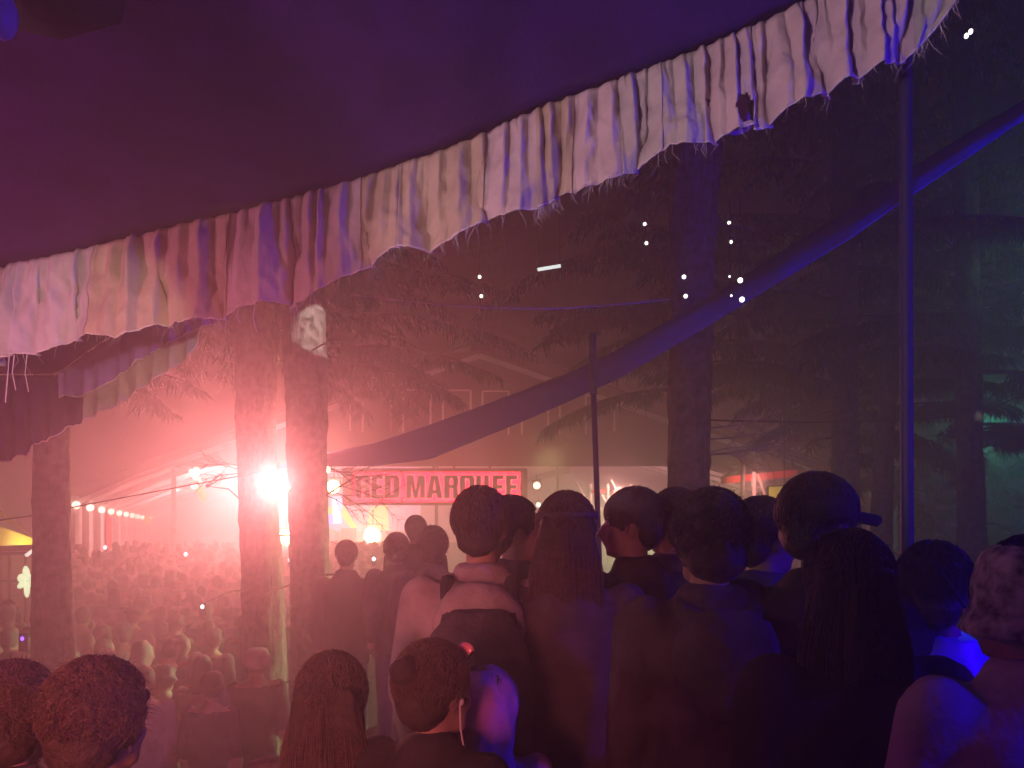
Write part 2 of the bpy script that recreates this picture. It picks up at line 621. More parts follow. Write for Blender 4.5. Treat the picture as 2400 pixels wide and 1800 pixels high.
# bushier conifers standing further back: X, depth, lowest limb, top, limb length, sprays, needle length, label
BK = [
    (1612, 12, 3.7, 10, 3.6, 90, .22, 'conifer with long drooping boughs behind the thick violet-edged trunk'),
    (1985, 13, 2.8, 10, 2.5, 70, .22, 'conifer behind the slim dark trunk near the peaked cap'),
    (2076, 17, 2.4, 11, 3.0, 70, .26, 'conifer behind the thin leaning trunk'),
    (2280, 14, 3.0, 10, 2.6, 70, .24, 'green lit conifer behind the trunk with the white patch'),
    (2180, 26, .8, 14, 3.6, 60, .34, 'farthest conifer in the teal glow at the right'),
    (2420, 21, .8, 13, 3.4, 60, .32, 'conifer at the right edge in the teal glow'),
    (608, 11.5, 4.4, 10, 3.2, 70, .2, 'conifer behind the trunk left of the dazzling lamp'),
    (727, 12.2, 4.1, 10, 3.6, 90, .2, 'conifer behind the trunk with the lit bark patch'),
    (125, 10.5, 3.6, 9, 2.6, 60, .2, 'conifer behind the far left trunk'),
    (300, 55, 2, 24, 6, 60, .6, 'tall conifer behind the marquee at the left'),
    (760, 57, 2, 26, 6, 60, .6, 'tall conifer behind the marquee above the lit sign'),
    (1180, 56, 2, 27, 6, 60, .6, 'tall conifer behind the peak of the marquee gable'),
    (1480, 54, 2, 25, 6, 60, .6, 'tall conifer behind the right slope of the marquee roof'),
    (1800, 52, 2, 24, 6, 60, .6, 'tall conifer behind the small tent with red trim')]
for i, (X, D, zl, top, Lm, dn, nl, lb) in enumerate(BK):
    b = P(X, 1200, D)
    b.z = gz(b.x, D) - .05
    path = [(b, .012 * top), (b + Vector((.05, 0, top * .4)), .010 * top), (b + Vector((.1, .1, top)), .03)]
    tree(path, lb, [(zl, top * .6, 24, Lm, dn, nl), (top * .6, top - .3, 14, Lm * .6, dn * 2 // 3, nl)], group='bushy conifers behind the clearing', seed=20 + i)

# ------------------------------------------------------------------ the big marquee
LF, LB = Vector((-13.7, 24, 0)), Vector((-23.6, 50, 0))
RF, RB = Vector((11.9, 24, 0)), Vector((17.5, 50, 0))
EV = 2.72
RIDGE_F, RIDGE_B = Vector((-1.0, 24, 7.25)), Vector((-3.0, 50, 8.6))
mq = thing('marquee', 'large red lit marquee with a dark gable roof behind the crowd', 'marquee', (-1, 24, -.5))
GR = -.55


def eave(s, t):
    a, b = (LF, LB) if s < 0 else (RF, RB)
    p = a.lerp(b, t)
    return Vector((p.x, p.y, EV))


def ridge(t):
    return RIDGE_F.lerp(RIDGE_B, t)


mb = MB()
for s in (-1, 1):
    up = Vector((0, 0, .12))
    oh = Vector((s * .5, 0, -.17))
    f = Vector((0, -.5, 0))
    mb.add([eave(s, 0) + up + oh + f, eave(s, 1) + up + oh, ridge(1) + up, ridge(0) + up + f,
            eave(s, 0) + up * 1.5 + oh + f, eave(s, 1) + up * 1.5 + oh, ridge(1) + up * 1.5, ridge(0) + up * 1.5 + f],
           [(0, 1, 2, 3), (4, 7, 6, 5), (0, 3, 7, 4), (1, 5, 6, 2), (0, 4, 5, 1)])
mb.build('roof', M['roof'], mq)
NP = 11
for s in (-1, 1):
    for i in range(NP - 1):
        t0, t1 = i / (NP - 1), (i + 1) / (NP - 1)
        # lining panel, wall panel, rafter, post
        m = MB()
        a, b, c, d = eave(s, t0), eave(s, t1), ridge(t1), ridge(t0)
        m.add([a, b, c, d], [(0, 1, 2, 3)])
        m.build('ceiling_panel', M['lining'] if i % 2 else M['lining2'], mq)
        m = MB()
        g0 = eave(s, t0 + .02)
        g1 = eave(s, t1 - .02)
        th = Vector((s * .06, 0, 0))
        m.add([Vector((g0.x, g0.y, GR)), Vector((g1.x, g1.y, GR)), g1, g0, Vector((g0.x, g0.y, GR)) + th, Vector((g1.x, g1.y, GR)) + th, g1 + th, g0 + th],
              [(0, 1, 2, 3), (4, 7, 6, 5), (0, 3, 7, 4), (1, 5, 6, 2)])
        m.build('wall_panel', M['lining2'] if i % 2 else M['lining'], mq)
    for i in range(NP):
        t = i / (NP - 1)
        e = eave(s, t)
        r = ridge(t)
        m = MB()
        m.bar(e + Vector((-s * .15, 0, -.25)), e.lerp(r, .16) + Vector((0, 0, -.16)), .14, .14)
        m.bar(e.lerp(r, .16) + Vector((0, 0, -.16)), r + Vector((0, 0, -.2)), .13, .16)
        m.build('rafter', M['post'], mq)
        m = MB()
        m.box((e.x - s * .12, e.y - .02, (GR + EV) / 2), (.2, .2, EV - GR))
        po = m.build('post', M['post'], mq)
        if s < 0:
            m = MB()
            m.ell((e.x - s * .32, e.y - .25, 2.42), (.12, .12, .12))
            m.bar((e.x - s * .16, e.y - .1, 2.42), (e.x - s * .3, e.y - .22, 2.42), .04, .04)
            m.build('wall_lamp', M['bulbwarm'], mq)
# back wall
mb = MB()
b0, b1 = eave(-1, 1), eave(1, 1)
mb.add([Vector((b0.x, 50, GR)), Vector((b1.x, 50, GR)), b1, ridge(1), b0], [(0, 1, 2, 3, 4)])
mb.build('back_wall', M['lining'], mq)
mb = MB()
mb.bar((-23, 49.9, 3.25), (-17, 49.9, 3.25), .1, .14)
mb.build('batten', M['post'], mq)
# front gable: dark wall above the opening
Y0 = 24.0


def fp(X, Y, d=0):
    return P(X, Y, Y0 + d)


poly = [(150, 1170), (255, 1138), (407, 1093), (1330, 1093), (1880, 1093), (1990, 1120), (2110, 1168), (1534, 959), (1130, 822), (620, 850), (150, 965)]
mb = MB()
n = len(poly)
vs = [fp(x, y, -.06) for x, y in poly] + [fp(x, y, .08) for x, y in poly]
fs = [(10, 0, 1), (10, 1, 2), (9, 10, 2), (8, 9, 2), (8, 2, 3), (8, 3, 4), (7, 8, 4), (7, 4, 5), (7, 5, 6)]
fs += [tuple(i + n for i in f[::-1]) for f in fs]
fs += [(i, i + n, (i + 1) % n + n, (i + 1) % n) for i in range(n)]
mb.add(vs, fs)
mb.build('gable_wall', M['roof'], mq)
# six framed windows in the gable
for x0, x1, y0, y1 in [(850, 916, 913, 1012), (945, 1009, 914, 1014), (1038, 1103, 915, 1016), (1131, 1192, 917, 1018), (1223, 1285, 918, 1018), (1312, 1373, 920, 1018)]:
    m = MB()
    a, b, c, d = fp(x0, y0, -.12), fp(x1, y0, -.12), fp(x1, y1, -.12), fp(x0, y1, -.12)
    m.bar(d, a, .055, .06)
    m.bar(c, b, .055, .06)
    m.bar(a + Vector((.03, -.004, 0)), b + Vector((-.03, -.004, 0)), .05, .04)
    fr = m.build('window', M['trim'], mq)
    m = MB()
    m.add([q + Vector((0, .04, 0)) for q in (a, b, c, d)], [(0, 3, 2, 1)])
    m.build('pane', M['glassy'], fr)
# slim light strips seen over the sign, with black hangers
for X in (820, 1440):
    m = MB()
    m.bar(fp(X, 1010, -.1), fp(X, 915, -.1), .05, .05)
    m.build('trim_strip', M['trim'], mq)
# centre poles inside
for X in (407, 1023):
    m = MB()
    q = fp(X, 1093, .6 if X == 407 else 4)
    m.tube([Vector((q.x, q.y, GR)), q + Vector((0, 0, .2))], .07 if X == 407 else .06, 10)
    m.build('support_pole', M['post'] if X == 407 else M['dark'], mq)

# red banner hanging on the left wall
mb = MB()
q = eave(-1, .22) + Vector((.3, 0, -.5))


def bf(u, v):
    p = q + Vector((-1.6 * u * .36, 3.6 * u * .36, 0)) * 1.2 + Vector((.10 * math.sin(u * 9), 0, -1.25 * v + .06 * math.sin(u * 7)))
    return p


mb.grid(bf, 14, 8)
tag(mb.build('banner', M['redcloth'], smooth=True), 'red cloth banner hanging on the left wall of the marquee', 'banner')

# bunch of balloons hung inside; white glints and orange put in as glow
lt = thing('balloon_bunch', 'hanging cluster of white glints ending in two orange balloons', 'lantern', P(462, 1095, 23))
m = MB()
m.tube([P(450, 1093, 23), P(472, 1152, 23)], .012, 5)
m.build('cord', M['wire'], lt)
for (X, Y, r) in [(449, 1105, .09), (460, 1101, .10), (452, 1113, .07), (462, 1110, .08), (457, 1120, .08), (466, 1122, .07), (455, 1140, .11), (470, 1130, .06)]:
    m = MB()
    m.ell(P(X, Y, 23), (r, r, r * .8), seg=8, ring=6)
    m.build('glint_ball', M['glint'], lt, smooth=True)
for (X, Y, r) in [(469, 1149, .13), (475, 1162, .13)]:
    m = MB()
    m.ell(P(X, Y, 23), (r, r, r * 1.1), seg=14, ring=9)
    m.build('orange_balloon', M['orange'], lt, smooth=True)
# yellow streamers at the far corner
m = MB()
rng = random.Random(5)
for k in range(16):
    a = P(330 + 24 * rng.random(), 1196 + 8 * rng.random(), 46)
    m.tube([a, a + Vector((rng.uniform(-.2, .2), 0, -.3)), a + Vector((rng.uniform(-.3, .3), 0, -.6))], .05, 4)
tag(m.build('paper_streamer', M['orange']), 'orange paper streamers in the far left corner of the marquee', 'streamer')

# sign: RED MARQUEE
sg = thing('sign', 'dark RED MARQUEE sign board with red backlit letters', 'sign', P(1019, 1182, 23.3))
a, b = P(806, 1182, 23.3), P(1234, 1100, 23.3)
m = MB()
m.box(((a.x + b.x) / 2, 23.4, (a.z + b.z) / 2), (b.x - a.x, .16, b.z - a.z))
m.build('board', M['sign'], sg)
m = MB()
for (p0, p1) in (((a.x, a.z), (b.x, a.z)), ((a.x, b.z), (b.x, b.z)), ((a.x, a.z), (a.x, b.z)), ((b.x, a.z), (b.x, b.z))):
    m.bar((p0[0], 23.29, p0[1]), (p1[0], 23.29, p1[1]), .05, .06)
m.build('border', M['dark'], sg)
for X in (1016, 1064, 1148):
    m = MB()
    m.tube([P(X, 1101, 23.4), P(X, 1090, 23.4)], .035, 6)
    m.build('hanger', M['dark'], sg)


def rc(x0, x1, y0, y1):
    return [(x0, y0), (x1, y0), (x1, y1), (x0, y1)]


GL = {
    'R': [rc(0, .40, 0, 1), rc(.40, .64, .85, 1), [(.64, .52), (.94, .52), (1, .60), (1, .90), (.90, 1), (.64, 1)], rc(.40, .64, .43, .58), [(.64, 0), (1, 0), (.97, .43), (.92, .52), (.64, .52)]],
    'E': [rc(0, .44, 0, 1), rc(.44, 1, .83, 1), rc(.44, .93, .42, .58), rc(.44, 1, 0, .17)],
    'D': [rc(0, .40, 0, 1), rc(.40, .62, .84, 1), rc(.40, .62, 0, .16), [(.62, 0), (.88, 0), (1, .13), (1, .87), (.88, 1), (.62, 1)]],
    'M': [rc(0, .25, 0, 1), rc(.75, 1, 0, 1), [(.25, 1), (.25, .66), (.41, 0), (.5, 0), (.5, .34), (.36, 1)], [(.75, .66), (.75, 1), (.64, 1), (.5, .34), (.5, 0), (.59, 0)]],
    'A': [[(0, 0), (.33, 0), (.5, .86), (.5, 1), (.27, 1)], [(.67, 0), (1, 0), (.73, 1), (.5, 1), (.5, .86)], [(.375, .19), (.625, .19), (.597, .36), (.403, .36)]],
    'Q': [[(.36, 0), (.36, 1), (.12, 1), (0, .88), (0, .12), (.12, 0)], [(.64, 0), (.88, 0), (1, .12), (1, .88), (.88, 1), (.64, 1)], rc(.36, .64, .86, 1), rc(.36, .64, 0, .14), [(.56, -.02), (.92, -.15), (1.06, -.01)]],
    'U': [[(.38, 0), (.38, 1), (0, 1), (0, .13), (.12, 0)], [(.62, 0), (.88, 0), (1, .13), (1, 1), (.62, 1)], rc(.38, .62, 0, .15)],
}


def grow(poly, g):
    """offset a convex anticlockwise outline outwards by g"""
    n = len(poly)
    ar = sum(poly[i][0] * poly[(i + 1) % n][1] - poly[(i + 1) % n][0] * poly[i][1] for i in range(n))
    if ar < 0:
        poly = poly[::-1]
    out = []
    for i in range(n):
        p0, p1, p2 = Vector(poly[i - 1]), Vector(poly[i]), Vector(poly[(i + 1) % n])
        a, b = (p1 - p0).normalized(), (p2 - p1).normalized()
        na, nb = Vector((a.y, -a.x)), Vector((b.y, -b.x))
        m_ = (na + nb)
        m_ = m_.normalized() * min(1.8, 1 / max(.3, m_.normalized().dot(na)))
        out.append(p1 + m_ * g)
    return out


LET = [('R', 834, 868), ('E', 872, 898), ('D', 902, 936), ('M', 953, 996), ('A', 1000, 1037), ('R', 1041, 1074), ('Q', 1078, 1112), ('U', 1116, 1146), ('E', 1155, 1180), ('E', 1186, 1212)]
for ch, x0, x1 in LET:
    p0, p1 = P(x0, 1168, 23.2), P(x1, 1114, 23.2)
    base = None
    for (nm, g_, ya, yb, mt) in (('letter', 0, 23.13, 23.22, 'letter'), ('letter_edge', .024, 23.225, 23.25, 'neon'), ('letter_glow', .10, 23.27, 23.29, 'halo')):
        m = MB()
        for k_, pg in enumerate(GL[ch]):
            pts = [(p0.x + q[0] * (p1.x - p0.x), p0.z + q[1] * (p1.z - p0.z)) for q in pg]
            pts = grow(pts, g_) if g_ else (pts if sum(pts[i][0] * pts[(i + 1) % len(pts)][1] - pts[(i + 1) % len(pts)][0] * pts[i][1] for i in range(len(pts))) > 0 else pts[::-1])
            n = len(pts)
            e_ = .0012 * k_ if g_ else 0
            vs = [Vector((q[0], ya - e_, q[1])) for q in pts] + [Vector((q[0], yb, q[1])) for q in pts]
            m.add(vs, [tuple(range(n)), tuple(range(2 * n - 1, n - 1, -1))] + [(i, i + n, (i + 1) % n + n, (i + 1) % n) for i in range(n)])
        if base is None:
            base = m.build(nm, M[mt], sg)
        else:
            o = m.build(nm, M[mt])
            for v in o.data.vertices:
                v.co -= Vector(sg.location)
            o.parent = base

# blinders (visible lamp heads)
def lamp_head(label, X, Y, D, r, mt, parts=True, group='stage lamps in the marquee'):
    c = P(X, Y, D)
    t = thing('stage_lamp', label, 'lamp', c, group=group)
    m = MB()
    m.ell(c, (r, r * .5, r), seg=16, ring=10)
    m.build('lens', M[mt], t, smooth=True)
    m = MB()
    m.tube([c + Vector((0, r * .2, 0)), c + Vector((0, r * 1.6, 0))], [r * 1.12, r * .7], 14)
    m.build('housing', M['dark'], t, smooth=True)
    m = MB()
    m.tube([c + Vector((-r * 1.2, r * .6, 0)), c + Vector((-r * 1.2, r * .6, r * 1.4)), c + Vector((r * 1.2, r * .6, r * 1.4)), c + Vector((r * 1.2, r * .6, 0))], r * .1, 5)
    m.tube([c + Vector((0, r * .6, r * 1.4)), c + Vector((0, r * .6, r * 3.2))], r * .09, 5)
    m.build('bracket', M['dark'], t)
    return t


lamp_head('dazzling round lamp high between the two middle trunks', 651, 1129, 7.75, .062, 'blind')
lamp_head('smaller dazzling lamp just right of the brightest lamp', 671, 1143, 7.9, .03, 'blind')
lamp_head('yellow white lamp low between the two middle trunks', 668, 1262, 26, .24, 'blind2')
lamp_head('yellow white lamp left of the sign board', 781, 1141, 28, .24, 'blind2')
lamp_head('large yellow white lamp on stage below the sign', 872, 1255, 40, .42, 'blind2')
lamp_head('small white lamp in the slit between the trunks', 652, 1176, 26, .10, 'bulbwarm')
lamp_head('small lamp at the top left corner of the sign', 767, 1101, 22, .09, 'blind2')
lamp_head('pink round lamp right of the sign below the truss', 1258, 1138, 27, .13, 'bulbwarm')
lamp_head('white lamp low at the right of the sign', 1262, 1183, 30, .10, 'bulb')

# stage and its screens
st = thing('stage', 'bright concert stage seen below the sign with colourful screens', 'stage', P(850, 1300, 48))


def spanel(nm, pts, D, mt, th=.12):
    m = MB()
    n = len(pts)
    vs = [P(x, y, D) for x, y in pts]
    vs = vs + [v + Vector((0, th, 0)) for v in vs]
    fs = [tuple(range(n))[::-1], tuple(range(n, 2 * n))] + [(i, (i + 1) % n, (i + 1) % n + n, i + n) for i in range(n)]
    m.add(vs, fs)
    return m.build(nm, M[mt], st)


spanel('backdrop', [(600, 1095), (985, 1095), (985, 1245), (600, 1245)], 48.5, 'pinkscr')
spanel('screen_panel', [(779, 1165), (800, 1165), (799, 1227), (781, 1227)], 47.6, 'cyan')
spanel('screen_panel', [(764, 1206), (777, 1206), (777, 1228), (764, 1228)], 47.6, 'violetscr')
spanel('screen_panel', [(764, 1190), (778, 1188), (778, 1205), (764, 1205)], 47.6, 'orangescr')
spanel('banner_panel', [(801, 1183), (807, 1190), (838, 1237), (822, 1237), (802, 1212)], 47.8, 'orangescr')
spanel('lamp_glow_panel', [(868, 1190), (905, 1182), (912, 1242), (860, 1242)], 48.1, 'yelglow')  # yellow glow over the stage lamp, put in as a glowing panel
m = MB()
m.bar(P(764, 1160, 46), P(807, 1160, 46), .12, .1)
m.build('truss_bar', M['dark'], st)
m = MB()
q0, q1 = P(560, 1272, 45), P(1100, 1345, 45)
m.box(((q0.x + q1.x) / 2, 46.2, (q0.z + q1.z) / 2), (q1.x - q0.x, 2.6, q0.z - q1.z))
m.build('deck', M['charcoal'], st)
rng = random.Random(9)
for k in range(26):
    X = 764 + 200 * rng.random()
    Wd = rng.uniform(.25, .8)
    h = rng.uniform(.25, .85)
    m = MB()
    c = P(X, 1272, 45.2 + rng.random())
    m.box((c.x, c.y, c.z + h / 2), (Wd, .5, h))
    m.box((c.x, c.y - .27, c.z + h * .55), (Wd * .7, .05, h * .5))
    m.build('amplifier', M['grey'] if k % 2 else M['pale'], st)

# truss right of the sign
tr = thing('lighting_truss', 'white lattice lighting truss under the marquee ceiling right of the sign', 'truss', P(1290, 1112, 28))
a0, a1 = P(1238, 1118, 28), P(1336, 1094, 28)
b0, b1 = P(1238, 1128, 28), P(1336, 1106, 28)
m = MB()
for o in (0, .3):
    O = Vector((0, o, 0))
    m.tube([a0 + O, a1 + O], .03, 6)
    m.tube([b0 + O, b1 + O], .03, 6)
m.build('chord', M['post'], tr)
m = MB()
for i in range(10):
    u0, u1 = i / 10, (i + 1) / 10
    m.tube([a0.lerp(a1, u0), b0.lerp(b1, u1)], .022, 5)
    m.tube([b0.lerp(b1, u0), a0.lerp(a1, u0)], .022, 5)
    m.tube([a0.lerp(a1, u0), a0.lerp(a1, u0) + Vector((0, .3, 0))], .018, 5)
m.build('lacing', M['post'], tr)
m = MB()
m.tube([P(1307, 1093, 28.4), P(1307, 1345, 28.4)], .05, 8)
m.build('upright', M['post'], tr)

# scaffold with red rails
sf = thing('scaffold', 'pale scaffold frame with red rails right of the metal pole', 'scaffold', P(1430, 1290, 25))
m = MB()
for X in (1384, 1425, 1480):
    m.tube([P(X, 1135, 25), P(X, 1330, 25)], .055, 8)
m.build('upright', M['post'], sf)
m = MB()
m.bar(P(1384, 1193, 24.9), P(1500, 1193, 24.9), .09, .05)
m.bar(P(1384, 1240, 24.9), P(1500, 1240, 24.9), .09, .05)
m.build('ledger', M['post'], sf)
m = MB()
m.tube([P(1410, 1160, 24.8), P(1428, 1190, 24.8)], .035, 6)
m.tube([P(1434, 1125, 24.8), P(1460, 1180, 24.8)], .035, 6)
m.tube([P(1350, 1130, 24.8), P(1384, 1190, 24.8)], .04, 6)
m.build('brace', M['post'], sf)
for x0, x1 in ((1388, 1422), (1436, 1476)):
    m = MB()
    m.bar(P(x0, 1153, 24.7), P(x1, 1150, 24.7), .12, .08)
    m.build('rail', M['redcloth'], sf)

# small red trimmed tent at the right
rt = thing('small_tent', 'small dark tent with red lit trim behind the capped heads', 'tent', P(1780, 1300, 19))
m = MB()
ap = P(1790, 1060, 19)
cs = [P(1690, 1118, 18), P(1868, 1100, 18), P(1890, 1100, 21), P(1700, 1112, 21)]
m.add(cs + [ap], [(0, 1, 4), (1, 2, 4), (2, 3, 4), (3, 0, 4)])
m.build('roof', M['roof'], rt)
for (p, q) in ((0, 1), (1, 2), (2, 3), (3, 0)):
    m = MB()
    a, b = cs[p], cs[q]
    z1 = Vector((0, 0, -.16))
    m.add([a, b, b + z1, a + z1, a + Vector((0, .03, 0)), b + Vector((0, .03, 0)), b + z1 + Vector((0, .03, 0)), a + z1 + Vector((0, .03, 0))], [(0, 3, 2, 1), (4, 5, 6, 7), (2, 3, 7, 6)])
    m.build('valance', M['redcloth'], rt)
m = MB()
m.tube([P(1767, 1106, 18), P(1770, 1345, 18)], .05, 8)
m.tube([P(1776, 1110, 18), P(1802, 1190, 18)], .03, 6)
m.build('leg', M['post'], rt)
m = MB()
m.tube([P(1742, 1090, 17.5), P(1736, 1345, 17.5)], .05, 8)
m.build('leg', M['dark'], rt)
lamp('stall_light', 'POINT', P(1775, 1128, 17.2), (1, .35, .30), 60, size=.05)
lamp('stall_light', 'POINT', P(1450, 1150, 24.2), (1, .45, .38), 160, size=.05)

# yellow box lantern on a cord
yl = thing('box_lantern', 'yellow paper box lantern glowing between the capped heads', 'lantern', P(1838, 1140, 11))
c0 = P(1838, 1140, 11)
w_ = .24
hh = .86


def ylf(ang):
    return Vector((w_ * math.cos(ang), w_ * math.sin(ang), 0))


cn = [ylf(math.radians(-85 + 90 * k)) for k in range(4)]
for k in range(4):
    m = MB()
    a, b = c0 + cn[k], c0 + cn[(k + 1) % 4]
    dn = Vector((0, 0, -hh))
    m.add([a, b, b * 1 + dn, a + dn], [(0, 3, 2, 1)])
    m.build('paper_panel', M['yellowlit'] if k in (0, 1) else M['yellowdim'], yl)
m = MB()
for k in range(4):
    m.bar(c0 + cn[k], c0 + cn[k] + Vector((0, 0, -hh)), .016, .016)
    for z in (0, -hh):
        m.bar(c0 + cn[k] + Vector((0, 0, z)), c0 + cn[(k + 1) % 4] + Vector((0, 0, z)), .016, .016)
m.tube([c0, c0 + Vector((0, 0, 2.6))], .008, 5)
m.build('frame', M['dark'], yl)

# food stall at the far left
fs_ = thing('food_stall', 'yellow roofed food stall with a dark lattice at the left edge', 'stall', P(20, 1400, 14))
m = MB()
r0 = P(-60, 1148, 13.4)
for s in (0, 1):
    dy = Vector((0, s * 3, 0))
m.add([P(-70, 1142, 13), P(82, 1258, 13), P(80, 1256, 16), P(-70, 1144, 16),
       P(-70, 1152, 13), P(82, 1268, 13), P(80, 1265, 16), P(-70, 1153, 16)],
      [(0, 3, 2, 1), (4, 5, 6, 7), (0, 1, 5, 4), (1, 2, 6, 5)])
m.build('roof', M['yellow'], fs_)
m = MB()
m.add([P(-80, 1206, 13.6), P(80, 1262, 13.6), P(80, 1290, 13.6), P(-80, 1290, 13.6)], [(0, 3, 2, 1)])
m.build('canvas_end', M['yellow'], fs_)
m = MB()
m.bar(P(-80, 1289, 12.9), P(84, 1283, 12.9), .12, .1)
m.bar(P(-80, 1300, 12.9), P(84, 1296, 12.9), .05, .06)
m.bar(P(-80, 1361, 12.9), P(80, 1361, 12.9), .025, .04)
m.build('beam', M['dark'], fs_)
for X in (0, 22, 60, 82):
    m = MB()
    m.bar(P(X, 1293, 12.9), P(X, 1470, 12.9), .035, .04)
    m.build('bar', M['dark'], fs_)
m = MB()
m.add([P(-80, 1300, 14.4), P(84, 1300, 14.4), P(84, 1440, 14.4), P(-80, 1440, 14.4)], [(0, 3, 2, 1)])
m.build('back_sheet', M['lining2'], fs_)
lamp('stall_light', 'POINT', P(30, 1282, 13.3), (1, .85, .35), 22, size=.05)
m = MB()
m.tube([P(61, 1302, 12.7), P(79, 1289, 12.7)], .03, 8)
tag(m.build('tube_lamp', M['tube']), 'short slanted white tube lamp on the food stall beam', 'lamp')
# flower lantern
fl = thing('flower_lantern', 'pale green flower shaped lantern hanging in the stall lattice', 'lantern', P(63, 1365, 12.6))
fc = P(63, 1362, 12.6)
for ang, ln, wd in ((95, .24, .06), (20, .15, .09), (150, .16, .08), (-25, .16, .07), (215, .18, .05), (-90, .26, .05)):
    m = MB()
    a = math.radians(ang)
    d = Vector((math.cos(a), 0, math.sin(a)))
    m.ell(fc + d * ln * .55, (ln * .5, .02, wd), Matrix.Rotation(-a, 3, 'Y'), 10, 6)
    m.build('petal', M['petal'], fl, smooth=True)

# ------------------------------------------------------------------ near tent: canopy, ruffle, pole
SEAM = [(-160, 668, 3.3), (0, 632, 3.22), (200, 588, 3.16), (401, 539, 3.1), (580, 496, 3.04), (760, 450, 3.0), (925, 397, 2.96), (1085, 342, 2.92), (1195, 292, 2.89),
        (1302, 246, 2.86), (1410, 208, 2.83), (1519, 168, 2.80), (1693, 100, 2.76), (1800, 52, 2.73), (1899, 3, 2.70), (2060, -70, 2.66), (2210, -140, 2.62), (2330, -190, 2.6)]
HEM = [(-160, 905), (0, 858), (130, 832), (215, 795), (300, 812), (375, 770), (520, 752), (640, 722), (720, 715), (850, 645), (925, 602), (1010, 596), (1085, 562), (1140, 530), (1200, 525),
       (1260, 505), (1310, 455), (1350, 460), (1440, 440), (1505, 405), (1560, 372), (1600, 372), (1690, 340), (1750, 325), (1830, 285), (1920, 240), (2010, 200), (2075, 168), (2130, 138), (2180, 85), (2215, 32), (2330, -60)]


def interp(tab, x, k=1):
    for i in range(len(tab) - 1):
        if tab[i][0] <= x <= tab[i + 1][0]:
            t = (x - tab[i][0]) / (tab[i + 1][0] - tab[i][0])
            return tab[i][k] * (1 - t) + tab[i + 1][k] * t
    return tab[-1][k] if x > tab[-1][0] else tab[0][k]


def seam(X):
    return P(X, interp(SEAM, X, 1), interp(SEAM, X, 2))


tent = thing('tent', 'dark canvas tent overhead with a ragged pale ruffle along its edge', 'tent', (0.6, 1.0, 0))
XS0, XS1 = -160, 2330


def canopy(u, v):
    X = XS0 + (XS1 - XS0) * u
    s = seam(X)
    back = Vector((.25 * v, -5.2 * v, 1.75 * v - .55 * v * v + .12 * math.sin(v * math.pi)))
    p = s + Vector((0, 0, .005)) + back
    # rolled fold close to the edge
    fold = math.exp(-((v - .035) / .018) ** 2) * (.035 * noise.noise(Vector((X * .004, 1.3, 0))) + .012)
    p.z += fold + .05 * noise.noise(Vector((X * .0025, v * 3, 2))) * min(1, v * 6)
    return p


mb = MB()
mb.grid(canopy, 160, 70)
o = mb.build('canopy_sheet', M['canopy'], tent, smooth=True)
so = o.modifiers.new('thick', 'SOLIDIFY')
so.thickness = .006
so.offset = 1
mb = MB()
mb.tube([seam(XS0 + (XS1 - XS0) * i / 120) + Vector((0, -.004, .004)) for i in range(121)], .009, 6)
mb.build('edge_binding', M['binding'], tent, smooth=True)

# irregular gathers at the top that merge into fewer, wider billows at the hem
def pleats(seed, w0, w1):
    r = random.Random(seed)
    out, x = [], XS0 - 200.0
    while x < XS1 + 200:
        wd = r.uniform(w0, w1)
        out.append((x, wd, r.uniform(.5, 1.2), r.uniform(.3, .7)))
        x += wd
    return out


PL1, PL2, PL3 = pleats(3, 26, 60), pleats(4, 70, 190), pleats(6, 14, 40)


def pl(tab, X):
    for q in tab:
        if q[0] <= X < q[0] + q[1]:
            t = (X - q[0]) / q[1]
            return q, (t / q[3] * .5 if t < q[3] else .5 + (t - q[3]) / (1 - q[3]) * .5)
    return tab[0], 0


def ruffle(X, v):
    """X photo column along the seam, v 0..1 down the cloth"""
    s = seam(X)
    w1 = 16 * noise.noise(Vector((X * .012, v * 1.3, 4)))
    w2 = 60 * noise.noise(Vector((X * .006, v * 1.1, 14)))
    q1, t1 = pl(PL1, X + w1 * v)
    q2, t2 = pl(PL2, X + w2 * v)
    q3, t3 = pl(PL3, X + w1)
    h1 = (1 - abs(2 * t1 - 1)) ** 1.1 * q1[2]
    h2 = math.sin(math.pi * t2) ** .75 * q2[2]
    h3 = math.sin(math.pi * t3) * q3[2]
    top = 1 - sst(.2, .85, v)
    dep = h1 * .050 * top * min(1, .35 + v * 4) + h1 * .020 * (1 - top) + h2 * (.012 + .075 * sst(0, .9, v)) + h3 * .010 * (1 - sst(0, .45, v))
    dz = (interp(HEM, X, 1) - interp(SEAM, X, 1)) / F * interp(SEAM, X, 2)
    p = Vector((s.x, s.y - dep, s.z - dz * v))
    p.y += .07 * v * noise.noise(Vector((X * .004, 9, 0)))
    # creases running diagonally through the cloth
    c = abs(noise.noise(Vector((X * .016 + v * 2.2, v * 2.6, 1.7)))) * .030 + abs(noise.noise(Vector((X * .03 - v * 2.6, v * 5, 5.1)))) * .020 + abs(noise.noise(Vector((X * .07 + v * 4, v * 12, 8.1)))) * .007
    p.y += (c - .018) * min(1, v * 3)
    p.x += .028 * v * (t2 - .5) * q2[2]
    p.z += .012 * v * (h2 - .5)
    return p


